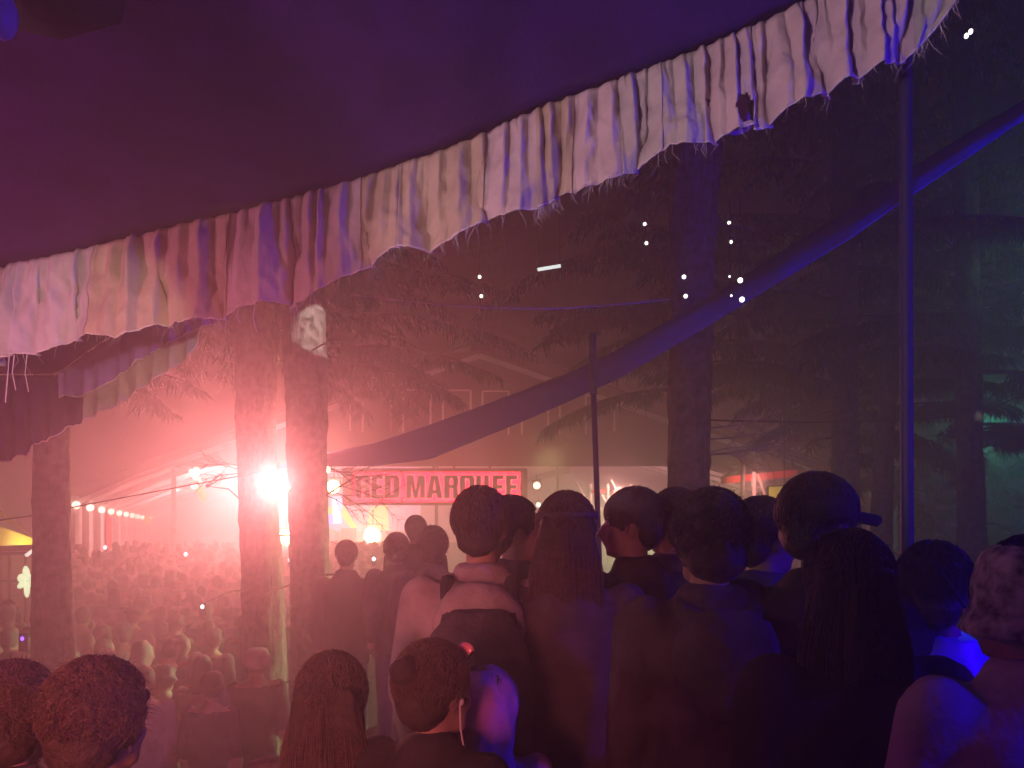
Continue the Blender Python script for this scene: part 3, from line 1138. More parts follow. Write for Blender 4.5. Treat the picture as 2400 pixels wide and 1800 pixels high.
# panels sewn from different cloths
cuts = [-160, 60, 230, 375, 545, 700, 850, 945, 1140, 1260, 1345, 1455, 1545, 1640, 1755, 1925, 2050, 2140, 2230]
mts = ['frill_g', 'frill_a', 'frill_c', 'frill_c', 'frill_b', 'frill_b', 'frill_c', 'frill_c', 'frill_b', 'frill_c', 'frill_b', 'frill_a', 'frill_a', 'frill_b', 'frill_b', 'frill_b', 'frill_b', 'frill_g']
rng = random.Random(8)
thr = MB()
for k in range(len(cuts) - 1):
    xa, xb = cuts[k], cuts[k + 1]
    if k:
        xa -= 5
    step = rng.uniform(-.014, .014)
    yo = .006 * (k % 2)
    tilt = rng.uniform(-.03, .03)
    nx = int((xb - xa) / 2.2)

    def rf(u, v, xa=xa, xb=xb, step=step, yo=yo, tilt=tilt):
        X = xa + (xb - xa) * u
        rag = .012 * noise.noise(Vector((X * .09, 3, 0))) + .008 * noise.noise(Vector((X * .3, 8, 0)))
        p = ruffle(X, v * (1 + step + tilt * (u - .5) + rag))
        p.y -= yo
        return p

    hole = None
    if xa < 1700 < xb or xa < 1740 < xb:
        def hole(u, v, xa=xa, xb=xb):
            X = xa + (xb - xa) * u
            n_ = noise.noise(Vector((X * .05, v * 8, 3)))
            return ((X - 1728 - (v - .8) * 60) / 24) ** 2 + ((v - .82) / .17) ** 2 < .8 + .6 * n_ or ((X - 1648) / 7) ** 2 + ((v - .55) / .05) ** 2 < 1 + n_
    m = MB()
    m.grid(rf, nx, 22, skip=hole)
    o = m.build('ruffle_panel', M[mts[k]], tent, smooth=True)
    so = o.modifiers.new('thick', 'SOLIDIFY')
    so.thickness = .0025
    # rolled hem of this panel
    m = MB()
    m.tube([rf(i / 40, .995) for i in range(41)], .0035, 5)
    m.build('hem', M['thread'], tent, smooth=True)
    # loose threads
    dense = {1: 8, 2: 10, 3: 26, 4: 14, 5: 12, 6: 10, 7: 22, 8: 8, 9: 34, 10: 26, 12: 6, 13: 6, 17: 24}.get(k, 4)
    for _ in range(dense):
        u = rng.random() if k not in (7, 9) else min(1, max(0, rng.gauss(.75 if k == 7 else .3, .2)))
        p = rf(u, .99)
        L = rng.uniform(.015, .06) * (1.6 if rng.random() < .12 else 1)
        q = p + Vector((rng.uniform(-.4, .4) * L, 0, -L * .6))
        thr.tube([p, q, q + Vector((rng.uniform(-.5, .5) * L, rng.uniform(-.2, .2) * L, -L * .5))], [.0008, .0007, .0004], 3, cap=False)
for (X, L) in ((55, .19), (62, .14), (85, .15), (615, .11), (580, .06)):
    p = ruffle(X, 1)
    thr.tube([p, p + Vector((-.008, 0, -L * .5)), p + Vector((-.016 if X == 55 else .006, 0, -L))], .0022, 4)
tag(thr.build('loose_threads', M['thread'], tent), kind='stuff')
# flap of torn cloth
m = MB()
m.grid(lambda u, v: P(1690 + 55 * u + 18 * v, 240 + 20 * u * -1 + 75 * v + 10 * math.sin(u * 3), 2.74 - .03 * math.sin(u * 3 + v * 2)), 10, 10)
m.build('torn_flap', M['frill_v'], tent, smooth=True)
# blue pole
m = MB()
m.tube([P(2128, 1900, 2.75), P(2126, 1245, 2.75), P(2122, 120, 2.75), P(2120, -120, 2.72)], .022, 16)
m.build('pole', M['metal'], tent, smooth=True)

# dark shape at the top left, made up as a hanging fixture
hb = thing('hanging_fixture', 'black rounded speaker hanging under the canopy at the top left corner', 'fixture', P(150, -40, 2.0))
c = P(120, -92, 2.0)
m = MB()
m.tube([c + Vector((-.15, 0, -.085)), c + Vector((.0, 0, -.105)), c + Vector((.13, 0, -.08)), c + Vector((.155, 0, -.03))], [.07, .085, .075, .05], 16)
m.ell(c + Vector((0, .02, 0)), (.17, .12, .10))
m.build('body', M['black'], hb, smooth=True)
m = MB()
m.tube([c + Vector((-.1, 0, .08)), c + Vector((-.1, 0, .5))], .012, 6)
m.tube([c + Vector((.1, 0, .08)), c + Vector((.1, 0, .5))], .012, 6)
m.build('bracket', M['dark'], hb)
m = MB()
m.ell(P(4, 35, 1.9), (.035, .04, .06))
m.tube([P(4, 5, 1.9), P(4, -150, 1.9)], .006, 6)
tag(m.build('rag', M['bluegloss'], smooth=True), 'blue lit scrap of cloth at the top left corner', 'rag')

# second ruffle, further away at the left
aw = thing('awning', 'second lower awning at the left with violet and sage ruffle strips', 'awning', P(200, 900, 3.9))
T2 = [(-120, 925, 4.4), (0, 880, 4.3), (130, 880, 4.2), (150, 868, 4.2), (200, 830, 4.1), (300, 765, 3.95), (400, 722, 3.8), (520, 690, 3.7)]
M2 = [(-120, 990), (0, 960), (130, 930), (195, 925), (240, 905), (330, 840), (400, 800), (470, 765), (520, 745)]
H2 = [(-120, 1100), (0, 1080), (60, 1068), (66, 1050), (130, 1018), (190, 986), (200, 980), (275, 946), (380, 876), (440, 838), (470, 782), (520, 760)]


def strip(xa, xb, top, bot, mt, nm, seed, dd=0.0, amp=.032, wl=40):
    m = MB()

    def f(u, v):
        X = xa + (xb - xa) * u
        D = interp(T2, X, 2) + dd
        y0, y1 = interp(top, X, 1), interp(bot, X, 1)
        ph = X / wl * 2 * math.pi + 2.2 * noise.noise(Vector((X * .02, seed, 0)))
        y1 += 7 * noise.noise(Vector((X * .03, seed, 1))) + 4 * noise.noise(Vector((X * .15, seed, 1)))
        q = P(X, y0 + (y1 - y0) * v, D)
        q.y += amp * (.25 + v) * (abs(math.sin(ph * .5)) - .5) + .012 * noise.noise(Vector((X * .05, v * 4, seed)))
        return q
    m.grid(f, int((xb - xa) / 2), 12)
    o = m.build(nm, M[mt], aw, smooth=True)
    s_ = o.modifiers.new('thick', 'SOLIDIFY')
    s_.thickness = .003
    m = MB()
    m.tube([f(i / 50, 1) for i in range(51)], .0042, 5)
    m.build('hem', M['thread'], aw, smooth=True)


strip(135, 520, T2, M2, 'frill_v', 'violet_strip', 3)
strip(198, 470, M2, H2, 'frill_g', 'sage_strip', 5, .02)
strip(-120, 197, T2, H2, 'canopy', 'shaded_strip', 7, .05)  # unlit stretch of ruffle, its shade put into a dark cloth
m = MB()


def awf(u, v):
    X = -200 + 740 * u
    s_ = P(X, interp(T2, X, 1) - 4, interp(T2, X, 2) + .02)
    return s_ + Vector((0, -1.2 * v, .62 * v))


m.grid(awf, 30, 10)
m.build('awning_sheet', M['canopy'], aw, smooth=True)

# ------------------------------------------------------------------ streamer, cords, poles
ST = [(640, 1095, 1112, 9.3), (740, 1066, 1094, 9.0), (880, 1035, 1096, 8.4), (1009, 989, 1084, 7.9), (1188, 924, 1010, 7.2), (1310, 881, 957, 6.8), (1450, 815, 893, 6.3), (1669, 690, 764, 5.6), (1837, 584, 660, 5.0), (1998, 487, 562, 4.5), (2135, 394, 465, 4.1), (2260, 318, 380, 3.8), (2400, 238, 282, 3.5), (2520, 165, 205, 3.3)]
m = MB()


def sf_(u, v):
    X = 640 + (2520 - 640) * u
    y0, y1, D = interp(ST, X, 1), interp(ST, X, 2), interp(ST, X, 3)
    ym, hw = (y0 + y1) / 2, (y1 - y0) * .41
    q = P(X, ym - hw + 2 * hw * v, D)
    q.y += .05 * math.cos((v - .35) * 3.4) * -1 + .01 * noise.noise(Vector((X * .01, v * 3, 0)))
    return q


m.grid(sf_, 120, 12)
o = m.build('cloth_streamer', M['strap'], smooth=True)
s_ = o.modifiers.new('thick', 'SOLIDIFY')
s_.thickness = .012
tag(o, 'long violet cloth streamer stretched diagonally from upper right down past the sign', 'streamer')


def cord(pts, r, label, mt='wire', nm='cable'):
    m = MB()
    full = []
    for i in range(len(pts) - 1):
        for j in range(8):
            full.append(Vector(pts[i]).lerp(Vector(pts[i + 1]), j / 8))
    full.append(Vector(pts[-1]))
    m.tube(full, r, 5)
    return tag(m.build(nm, M[mt], smooth=True), label, 'cable')


k_ = [P(-20, 1222, 7.6), P(80, 1208, 7.6), P(200, 1183, 7.7), P(350, 1155, 7.8), P(460, 1134, 7.9), P(560, 1116, 8.0), P(620, 1104, 8.1)]
cord(k_, .007, 'black cable running across the marquee opening to the left middle trunk')
m = MB()
for s in (0, 1):
    m.tube([P(490 + s * 3, 1131, 7.9), P(505, 1122 - s * 3, 7.9), P(518, 1112, 7.88), P(524, 1113, 7.88), P(517, 1122, 7.9), P(500, 1133, 7.9), P(487, 1139, 7.9)], .006, 5)
m.ell(P(487, 1138, 7.9), (.022, .02, .02))
tag(m.build('rope_knot', M['wire'], smooth=True), 'looped rope knot tied on the black cable', 'rope')
cord([P(815, 690, 6), P(900, 701, 6), P(1000, 712, 6.1), P(1150, 722, 6.3), P(1300, 724, 6.5), P(1450, 714, 6.8), P(1590, 700, 7)], .005, 'thin pale wire sagging from the ruffle to the thick trunk', 'thread')
cord([P(1660, 735, 7), P(1900, 742, 8), P(2010, 740, 9), P(2130, 738, 9), P(2280, 728, 9.5), P(2420, 712, 9.5)], .009, 'dark wire crossing the right hand trunks')
cord([P(1660, 985, 7), P(1900, 990, 9), P(2100, 985, 9.6), P(2250, 975, 10)], .009, 'lower dark wire between the right hand trunks')

mp = thing('metal_pole', 'slim metal pole standing in the crowd right of the sign', 'pole', P(1402, 1500, 5.2))
m = MB()
b_ = P(1404, 1300, 5.2)
m.tube([Vector((b_.x, b_.y, gz(b_.x, b_.y) - .05)), b_, P(1391, 920, 5.2)], .019, 12)
m.build('shaft', M['metal'], mp, smooth=True)
m = MB()
m.tube([P(1391, 925, 5.2), P(1388, 780, 5.2)], .026, 10)
m.build('tip', M['dark'], mp)

# pairs of light dots on the trees, made up as hanging bulbs
for i, (X, Y, D, r, lb) in enumerate([
    (1511, 525, 9.0, .026, 'pair of white light dots built as bulbs left of the thick violet-edged trunk'),
    (1709, 522, 9.0, .026, 'upper pair of white light dots built as bulbs right of the thick violet-edged trunk'),
    (1124, 649, 9.0, .026, 'pair of dim light dots built as bulbs under the ruffle beside the pale bar'),
    (1603, 649, 6.4, .022, 'pair of white light dots built as bulbs in front of the thick violet-edged trunk'),
    (1735, 657, 4.4, .019, 'brightest pair of greenish light dots built as bulbs at the edge of the streamer'),
    (1710, 648, 4.9, .009, 'pair of tiny faint light dots built as bulbs left of the brightest pair')]):
    t = thing('light_dots', lb, 'light', P(X, Y, D), group='pairs of light dots among the trees, built as bulbs')
    m = MB()
    a = P(X, Y, D)
    b = P(X + 4, Y + 45, D)
    m.tube([a + Vector((0, 0, 2.4 if D > 6 else .5)), a, b], .0022, 4)
    m.build('cord', M['wire'], t)
    for q in (a, b):
        m = MB()
        m.ell(q, r * .78, seg=10, ring=8)
        m.build('bulb', M['bulb'], t, smooth=True)
tl = thing('tube_lamp', 'short pale lit bar built as a tube lamp among the trees below the ruffle', 'lamp', P(1286, 628, 9))  # white bar among the branches, made up as a hanging lamp
m = MB()
m.tube([P(1260, 632, 9), P(1314, 623, 9)], .020, 8)
m.build('tube', M['tube'], tl, smooth=True)
m = MB()
m.tube([P(1262, 629, 9), P(1262, 420, 9)], .002, 4)
m.tube([P(1312, 622, 9), P(1312, 420, 9)], .002, 4)
tag(m.build('cord', M['wire'], tl), kind='stuff')
tl = thing('light_dots', 'tiny double bulb below the tattered ruffle corner at the upper right', 'light', P(2275, 74, 4))
for (X, Y) in ((2265, 84), (2275, 74)):
    m = MB()
    m.ell(P(X, Y, 4), (.011, .011, .014), seg=8, ring=6)
    m.build('bulb', M['bulb'], tl, smooth=True)
m = MB()
m.tube([P(2275, 74, 4), P(2275, -80, 4)], .0015, 4)
m.build('cord', M['wire'], tl)

# pale bare twigs right of the big trunk, and black twigs by the sign
rng = random.Random(4)
m = MB()


def twig_at(m, p, d, L, r, rng, depth=2):
    pts = [p]
    for i in range(4):
        d = (d + Vector((rng.uniform(-.25, .25), rng.uniform(-.2, .2), rng.uniform(-.2, .2)))).normalized()
        pts.append(pts[-1] + d * L / 4)
    m.tube(pts, [r, r * .8, r * .6, r * .4, r * .2], 4, cap=False)
    if depth:
        for q in pts[1:4]:
            for s in (-1, 1):
                dd = (d + Vector((rng.uniform(-.4, .4), rng.uniform(-.4, .4), s * rng.uniform(.3, .8)))).normalized()
                twig_at(m, q, dd, L * .45, r * .55, rng, depth - 1)


base = P(1663, 1040, 7)
for k in range(5):
    twig_at(m, base + Vector((0, 0, rng.uniform(-.15, .15))), Vector((1, rng.uniform(-.2, .1), rng.uniform(-.2, .35))), rng.uniform(.5, .9), .008, rng)
tag(m.build('bare_branch', mat('pale_twig', (.3, .26, .18), .9)), 'pale bare twigs reaching right from the thick trunk above the heads', 'branch')
m = MB()
base = P(770, 1110, 8.1)
for k in range(6):
    twig_at(m, base + Vector((0, -.1, rng.uniform(-.25, .1))), Vector((1, -.1, rng.uniform(-.6, .0))), rng.uniform(.4, .8), .006, rng)
tag(m.build('bare_branch', M['wire']), 'black bare twigs hanging across the sign from the lit trunk', 'branch')
m = MB()
for k in range(3):
    twig_at(m, P(560, 1110 - 10 * k, 8.5), Vector((-1, -.1, rng.uniform(.1, .5))), .45, .006, rng)
tag(m.build('bare_branch', M['wire']), 'black bare twigs on the left side of the middle trunk above the cable', 'branch')

# ------------------------------------------------------------------ people
def skeleton(H, arms='down', lean=0.0):
    s = H / 1.75
    J = dict(pel=(0, 0, .96), chest=(0, .0, 1.28), neck=(0, .005, 1.47), head=(0, .03, 1.635),
             hipL=(-.09, 0, .92), hipR=(.09, 0, .92), kneeL=(-.10, .02, .5), kneeR=(.10, .02, .5), ankL=(-.10, -.01, .07), ankR=(.10, -.01, .07),
             shL=(-.185, 0, 1.415), shR=(.185, 0, 1.415), elL=(-.235, -.03, 1.13), elR=(.235, -.03, 1.13), wrL=(-.225, .08, .90), wrR=(.225, .08, .90))
    if arms == 'up':        # both hands raised
        J.update(elL=(-.30, .16, 1.40), elR=(.30, .16, 1.40), wrL=(-.24, .26, 1.63), wrR=(.22, .26, 1.66))
    elif arms == 'phone':   # right hand holds something in front of the face
        J.update(elR=(.25, .12, 1.20), wrR=(.10, .33, 1.38), elL=(-.25, .10, 1.17), wrL=(-.06, .33, 1.33))
    elif arms == 'cross':
        J.update(elL=(-.27, .06, 1.16), elR=(.27, .06, 1.16), wrL=(.08, .20, 1.18), wrR=(-.08, .21, 1.14))
    return {k: Vector(v) * s for k, v in J.items()}, s


def body_shapes(m, J, s, build=1.0, r=0.0, part='all'):
    """part: all / torso / legs; r inflates"""
    b = build
    if part in ('all', 'torso'):
        z = [(.84, .15, .10), (.92, .165, .115), (1.02, .150, .105), (1.14, .150, .105), (1.26, .170, .118), (1.36, .178, .112), (1.42, .150, .09), (1.46, .09, .07), (1.49, .062, .06)]
        if part == 'torso':
            z = [(.80, .17, .12)] + z[1:-2] + [(1.455, .10, .075), (1.50, .066, .062), (1.53, .062, .060)]
        m.loft([((0, .0, q[0] * s), (q[1] * b) * s + r, (q[2] * b) * s + r) for q in z], 20)
        for a in 'LR':
            m.cap(J['sh' + a], J['el' + a], .056 * b * s + r, .044 * b * s + r)
            m.cap(J['el' + a], J['wr' + a] if part == 'all' else J['el' + a].lerp(J['wr' + a], .9), .043 * b * s + r, .030 * s + r)
    if part in ('all', 'legs'):
        for a in 'LR':
            m.cap(J['hip' + a], J['knee' + a], .086 * b * s + r, .058 * s + r)
            m.cap(J['knee' + a], J['ank' + a] + Vector((0, 0, .02 if part == 'legs' else 0)), .056 * s + r, .040 * s + r * 1.3)
        if part == 'legs':
            m.loft([((0, 0, q * s), (.15 * b) * s + r, (.105 * b) * s + r) for q in (.80, .88, .97)], 16)
    if part == 'all':
        for a, sx in (('L', -1), ('R', 1)):
            m.ell(J['ank' + a] + Vector((sx * .012, .06, -.025)) * s, (.045 * s, .12 * s, .04 * s))


def head_shapes(m, J, s, yaw, pitch=0.0):
    """skull, jaw, nose, ears, brow; returns the head matrix"""
    R = Matrix.Rotation(-yaw, 3, 'Z') @ Matrix.Rotation(pitch, 3, 'X')
    h = J['head']
    k = s ** .5
    def pt(x, y, z):
        return h + R @ (Vector((x, y, z)) * k)
    m.ell(pt(0, -.012, .025), Vector((.076, .094, .094)) * k, R, 16, 12)
    m.ell(pt(0, .028, -.035), Vector((.060, .066, .078)) * k, R, 14, 10)
    m.cap(pt(-.03, .045, -.082), pt(.03, .045, -.082), .030 * k, .030 * k)
    m.ell(pt(0, .072, -.095), Vector((.022, .018, .018)) * k, R)
    m.cap(pt(0, .088, .012), pt(0, .108, -.028), .009 * k, .016 * k)
    m.cap(pt(-.045, .074, .032), pt(.045, .074, .032), .014 * k, .014 * k)
    m.cap(pt(-.022, .090, -.060), pt(.022, .090, -.060), .009 * k, .009 * k)
    for sx in (-1, 1):
        m.ell(pt(sx * .079, -.005, -.008), Vector((.010, .020, .031)) * k, R)
        m.ell(pt(sx * .04, .068, -.03), Vector((.025, .02, .022)) * k, R)
    m.cap(J['neck'] - Vector((0, 0, .06 * s)), h + Vector((0, -.012, -.05)) * s, .058 * s, .052 * s)
    return R, pt, k


def hand(m, w, d, side, s, curl=.5):
    """palm, four bent fingers and a thumb"""
    d = Vector(d).normalized()
    u = d.cross(Vector((0, 1, 0)))
    u = u.normalized() if u.length > .1 else Vector((1, 0, 0))
    nrm = u.cross(d)
    q = Matrix((u, nrm, d)).transposed()
    m.ell(w + d * .045 * s, (.038 * s, .016 * s, .05 * s), q)
    for i, ln in enumerate((.068, .078, .073, .058)):
        a = w + d * .085 * s + u * (i - 1.5) * .019 * s
        b = a + (d * math.cos(curl) + nrm * math.sin(curl)) * ln * .55 * s
        c = b + (d * math.cos(curl * 2.2) + nrm * math.sin(curl * 2.2)) * ln * .5 * s
        m.tube([a - d * .02 * s, a, b, c], [.009 * s, .009 * s, .008 * s, .006 * s], 6)
    a = w + d * .025 * s - u * side * .032 * s
    b = a + (d * .7 - u * side * .6) .normalized() * .035 * s
    m.tube([w + d * .01 * s, a, b, b + (d + nrm * .4).normalized() * .028 * s], [.012 * s, .011 * s, .010 * s, .007 * s], 6)


def fuzz(m, cen, rad, n, rng, L=.02, down=0.0, zmin=-.2, w=.0011):
    for _ in range(n):
        th = rng.uniform(0, 2 * math.pi)
        z = rng.uniform(zmin, 1)
        q = math.sqrt(max(0, 1 - z * z))
        d = Vector((q * math.cos(th), q * math.sin(th), z))
        a = cen + Vector((d.x * rad[0], d.y * rad[1], d.z * rad[2])) * .96
        t = (d + Vector((rng.uniform(-.9, .9), rng.uniform(-.9, .9), rng.uniform(-.6, .6) - down))).normalized()
        l = L * rng.uniform(.4, 1.5)
        b = a + t * l
        c = b + (t + Vector((rng.uniform(-.6, .6), rng.uniform(-.6, .6), -.5 - down))).normalized() * l * .8
        m.tube([a, b, c], [w, w * .8, w * .3], 3, cap=False)


def person(label, X, Ytop, D, yaw=0, build=1.0, arms='down', skin='skin', hair='short', hairm='hair', top='black', legs='denim', pitch=0.0, extra=(), bodyyaw=0, hgt=None, seed=0, headpx=None, group='people standing close in front of the camera'):
    rng = random.Random(seed + 100)
    p = P(X, Ytop, D)
    g = gz(p.x, p.y) - .005
    hat = any(e in ('bucket', 'cap', 'beanie', 'leopard', 'hood_up') for e in extra)
    add = .055 if hair == 'curly' else .03
    if hat:
        add = .05
    H = (p.z - g) - add
    J, s = skeleton(H, arms)
    # the sampled top of this head model is head.z + .12
    t = thing('person', label, 'person', (p.x, p.y, g), -math.radians(bodyyaw), group)
    m = MB()
    body_shapes(m, J, s, build)
    hy = math.radians(yaw - bodyyaw)
    R, pt, k = head_shapes(m, J, s, hy, pitch)
    me = remesh(m, .0135, 3)
    n0 = len(me.vertices)
    hm = MB()
    for a, sx in (('L', -1), ('R', 1)):
        hand(hm, J['wr' + a], J['wr' + a] - J['el' + a], sx, s, .7)
    for sx in (-1, 1):
        hm.ell(pt(sx * .033, .078, .012), (.012 * k,) * 3, seg=8, ring=6, mi=1)
    bm = bmesh.new()
    bm.from_mesh(me)
    tmp = hm.mesh('hands')
    bm.from_mesh(tmp)
    bm.to_mesh(me)
    bm.free()
    bpy.data.meshes.remove(tmp)
    b = put('body', me, [M[skin], M['eye']], t, smooth=True)
    # clothes
    m = MB()
    body_shapes(m, J, s, build, .020, 'torso')
    me = remesh(m, .021, 3)
    wrinkle(me, .012, 9, .5, seed)
    put('jacket' if top not in ('white', 'pale') else 'shirt', me, M[top], t)
    m = MB()
    body_shapes(m, J, s, build, .014, 'legs')
    me = remesh(m, .024, 3)
    wrinkle(me, .010, 8, .5, seed + 3)
    put('trousers', me, M[legs], t)
    # shoes
    for sx, a in ((-1, 'L'), (1, 'R')):
        m = MB()
        m.ell(J['ank' + a] + Vector((sx * .012, .06, -.03)) * s, (.05 * s, .135 * s, .045 * s))
        m.ell(J['ank' + a] + Vector((sx * .005, -.01, 0)) * s, (.048 * s, .055 * s, .055 * s))
        put('shoe', m.mesh('shoe'), M['black'], t, smooth=True)
    # hair
    h = J['head']
    m = MB()
    fz = MB()
    cen = pt(0, -.018, .035)
    if hair in ('short', 'long', 'bun'):
        m.ell(cen, Vector((.087, .102, .098)) * k, R, 18, 12)
        m.ell(pt(0, -.055, -.015), Vector((.074, .06, .075)) * k, R, 16, 10)
        for _ in range(14):
            d = Vector((rng.uniform(-1, 1), rng.uniform(-1, .5), rng.uniform(-.1, 1))).normalized()
            m.ell(cen + R @ Vector((d.x * .076, d.y * .09, d.z * .086)) * k, (.024 * k, .024 * k, .02 * k), seg=8, ring=6)
        fuzz(fz, cen, Vector((.092, .105, .104)) * k, 220, rng, .009, w=.0007)
    if hair == 'curly':
        m.ell(cen, Vector((.092, .108, .105)) * k, R, 18, 12)
        m.ell(pt(0, -.05, -.03), Vector((.086, .075, .075)) * k, R, 16, 10)
        for _ in range(34):
            d = Vector((rng.uniform(-1, 1), rng.uniform(-1, .45), rng.uniform(-.6, 1))).normalized()
            m.ell(cen + R @ Vector((d.x * .090, d.y * .104, d.z * .104)) * k, (rng.uniform(.018, .026) * k,) * 3, seg=7, ring=5)
        fuzz(fz, cen, Vector((.104, .116, .118)) * k, 520, rng, .013, zmin=-.5, w=.0007)
    if hair in ('short', 'long', 'curly', 'bun'):
        gr = .004 if hair != 'curly' else .014
        for _ in range(900 if hair != 'curly' else 3600):
            az = rng.uniform(0, 2 * math.pi)
            a0 = rng.uniform(.05, 1.5)
            ln = rng.uniform(.35, .9)
            pts_ = []
            for j in range(4):
                th = a0 + ln * j / 3
                aa = az + (rng.uniform(-.12, .12) if hair != 'curly' else rng.uniform(-.35, .35))
                rr = 1.0 + rng.uniform(-.02, .05 if hair != 'curly' else .16)
                d = Vector((math.sin(th) * math.sin(aa) * .094, -math.sin(th) * math.cos(aa) * .108, math.cos(th) * .106)) * rr
                if d.y > .055 and d.z < .05:
                    d.y = .055
                pts_.append(cen + R @ d * k)
            fz.tube(pts_, [.0010, .0013, .0010, .0004], 3, cap=False)
    if hair == 'long':
        m.loft([(pt(0, -.05, -.34) , .085 * k, .03 * k), (pt(0, -.062, -.22), .10 * k, .05 * k), (pt(0, -.05, -.10), .096 * k, .065 * k), (pt(0, -.03, 0), .09 * k, .09 * k)], 18)
        for _ in range(60):
            x = rng.uniform(-.1, .1)
            m.tube([pt(x * .7, -.10 - .01 * rng.random(), .06), pt(x, -.118 + abs(x) * .3, -.08), pt(x * 1.05, -.112 + abs(x) * .35, -.22), pt(x * 1.0, -.08 + abs(x) * .3, -.36 + rng.uniform(-.04, .04))], [.010 * k, .012 * k, .011 * k, .004], 5)
        for _ in range(520):
            x = rng.uniform(-.1, .1)
            o_ = rng.uniform(-.004, .010)
            j_ = rng.uniform(-.012, .012)
            fz.tube([pt(x * .35, -.075 - o_, .115), pt(x * .85, -.118 - o_ + abs(x) * .35, .02), pt(x * 1.08 + j_, -.128 - o_ + abs(x) * .38, -.12), pt(x * 1.12 + j_, -.12 - o_ + abs(x) * .38, -.25), pt(x * 1.05 + j_ * 2, -.09 - o_ + abs(x) * .3, -.37 + rng.uniform(-.05, .03))], [.0012, .0018, .0018, .0014, .0005], 3, cap=False)
    if hair == 'bun':
        m.ell(pt(0, -.11, .07), Vector((.04, .04, .04)) * k, R, 12, 8)
    if hair != 'none':
        me = remesh(m, .0085, 2)
        wrinkle(me, .004, 40, .8, seed)
        bm = bmesh.new()
        bm.from_mesh(me)
        if fz.v:
            fz.m = [1] * len(fz.m)
            tmp = fz.mesh('fuzz')
            bm.from_mesh(tmp)
            bpy.data.meshes.remove(tmp)
        bm.to_mesh(me)
        bm.free()
        put('hair', me, [M['hairbase' if hairm == 'hairb' else 'hair'], M[hairm]], t)
    for e in extra:
        if e in ('bucket', 'leopard'):
            m = MB()
            rings = [(-.055, .135, .152), (-.045, .132, .148), (.0, .106, .122), (.005, .104, .120), (.06, .100, .116), (.105, .088, .104), (.122, .06, .07), (.126, .01, .01)]
            m.loft([(pt(0, -.012, z), rx * k, ry * k) for z, rx, ry in rings], 36)
            o_ = put('hat', remesh(m, .009, 2), M['leopard' if e == 'leopard' else 'black'], t)
            wrinkle(o_.data, .006, 16, 1, seed)
        if e in ('cap', 'beanie'):
            m = MB()
            m.ell(pt(0, -.012, .048), Vector((.094, .110, .092)) * k, R, 22, 14)
            if e == 'cap':
                m.loft([(pt(0, -.012, .015), .094 * k, .11 * k), (pt(0, -.012, .06), .094 * k, .11 * k)], 22)
            o_ = put('hat', remesh(m, .009, 2), M['black' if e == 'cap' else 'charcoal'], t)
            if e == 'cap':
                m = MB()

                def br(u, v):
                    x = (u - .5) * 2
                    y = .085 + .085 * v * math.sqrt(max(0, 1 - x * x * .9)) - .05 * x * x * (1 - v)
                    return pt(x * .078, y, .045 - .012 * v - .03 * x * x)
                m.grid(br, 12, 5)
                bo = put('brim', m.mesh('brim'), M['black'], o_, smooth=True)
                sd = bo.modifiers.new('t', 'SOLIDIFY')
                sd.thickness = .006
        if e == 'backpack':
            m = MB()
            m.loft([((0, -.235 * build - .0, .86 * s), .14, .075), ((0, -.25 * build, .93 * s), .165, .105), ((0, -.25 * build, 1.15 * s), .165, .11), ((0, -.235 * build, 1.33 * s), .14, .09), ((0, -.21 * build, 1.40 * s), .08, .05)], 20)
            me = remesh(m, .016, 4)
            wrinkle(me, .008, 10, 1, seed)
            o_ = put('backpack', me, M['charcoal'], t)
            m = MB()
            m.box((0, -.355 * build, 1.02 * s), (.2, .05, .17))
            put('pocket', remesh(m, .012, 3), M['black'], o_)
            m = MB()
            for sx in (-1, 1):
                m.tube([Vector((sx * .09, -.2, 1.33)) * s, Vector((sx * .10, -.10, 1.475)) * s, Vector((sx * .105, .05, 1.455)) * s, Vector((sx * .12, .15, 1.30)) * s, Vector((sx * .15, .10, 1.05)) * s, Vector((sx * .14, -.15, .92)) * s], .024, 8)
            put('shoulder_strap', m.mesh('strap'), M['black'], o_, smooth=True)
        if e == 'hood':
            m = MB()
            for i in range(15):
                a = math.radians(-190 + 200 * i / 14)
                q_ = max(0, -math.sin(a))
                m.ell((.100 * s * math.cos(a), -.03 * s + .085 * s * math.sin(a) - .01, (1.475 - .05 * q_) * s), (.024 * s + .016 * q_,) * 3, seg=8, ring=6)
            m.ell((0, -.150 * s, 1.35 * s), (.145 * s, .055 * s, .13 * s), seg=18, ring=12)
            m.ell((0, -.160 * s, 1.27 * s), (.09 * s, .045 * s, .09 * s), seg=18, ring=12)
            me = remesh(m, .014, 3)
            wrinkle(me, .01, 14, 1, seed)
            put('hood', me, M[top], t)
        if e == 'hood_up':
            m = MB()
            m.ell(pt(0, -.03, .02), Vector((.108, .122, .125)) * k, R, 20, 14)
            m.loft([(Vector((0, -.03, 1.40)) * s, .13 * s, .10 * s), (Vector((0, -.03, 1.50)) * s, .10 * s, .10 * s), (pt(0, -.03, 0), .105 * k, .115 * k)], 20)
            me = remesh(m, .013, 3)
            wrinkle(me, .01, 14, .6, seed)
            put('hood', me, M[top], t)
        if e == 'bag_strap':
            m = MB()
            m.tube([Vector((-.15, -.02, 1.44)) * s, Vector((-.06, -.145, 1.36)) * s, Vector((.06, -.155, 1.16)) * s, Vector((.17, -.10, .98)) * s], .02, 8)
            put('shoulder_strap', m.mesh('strap'), M['black'], t, smooth=True)
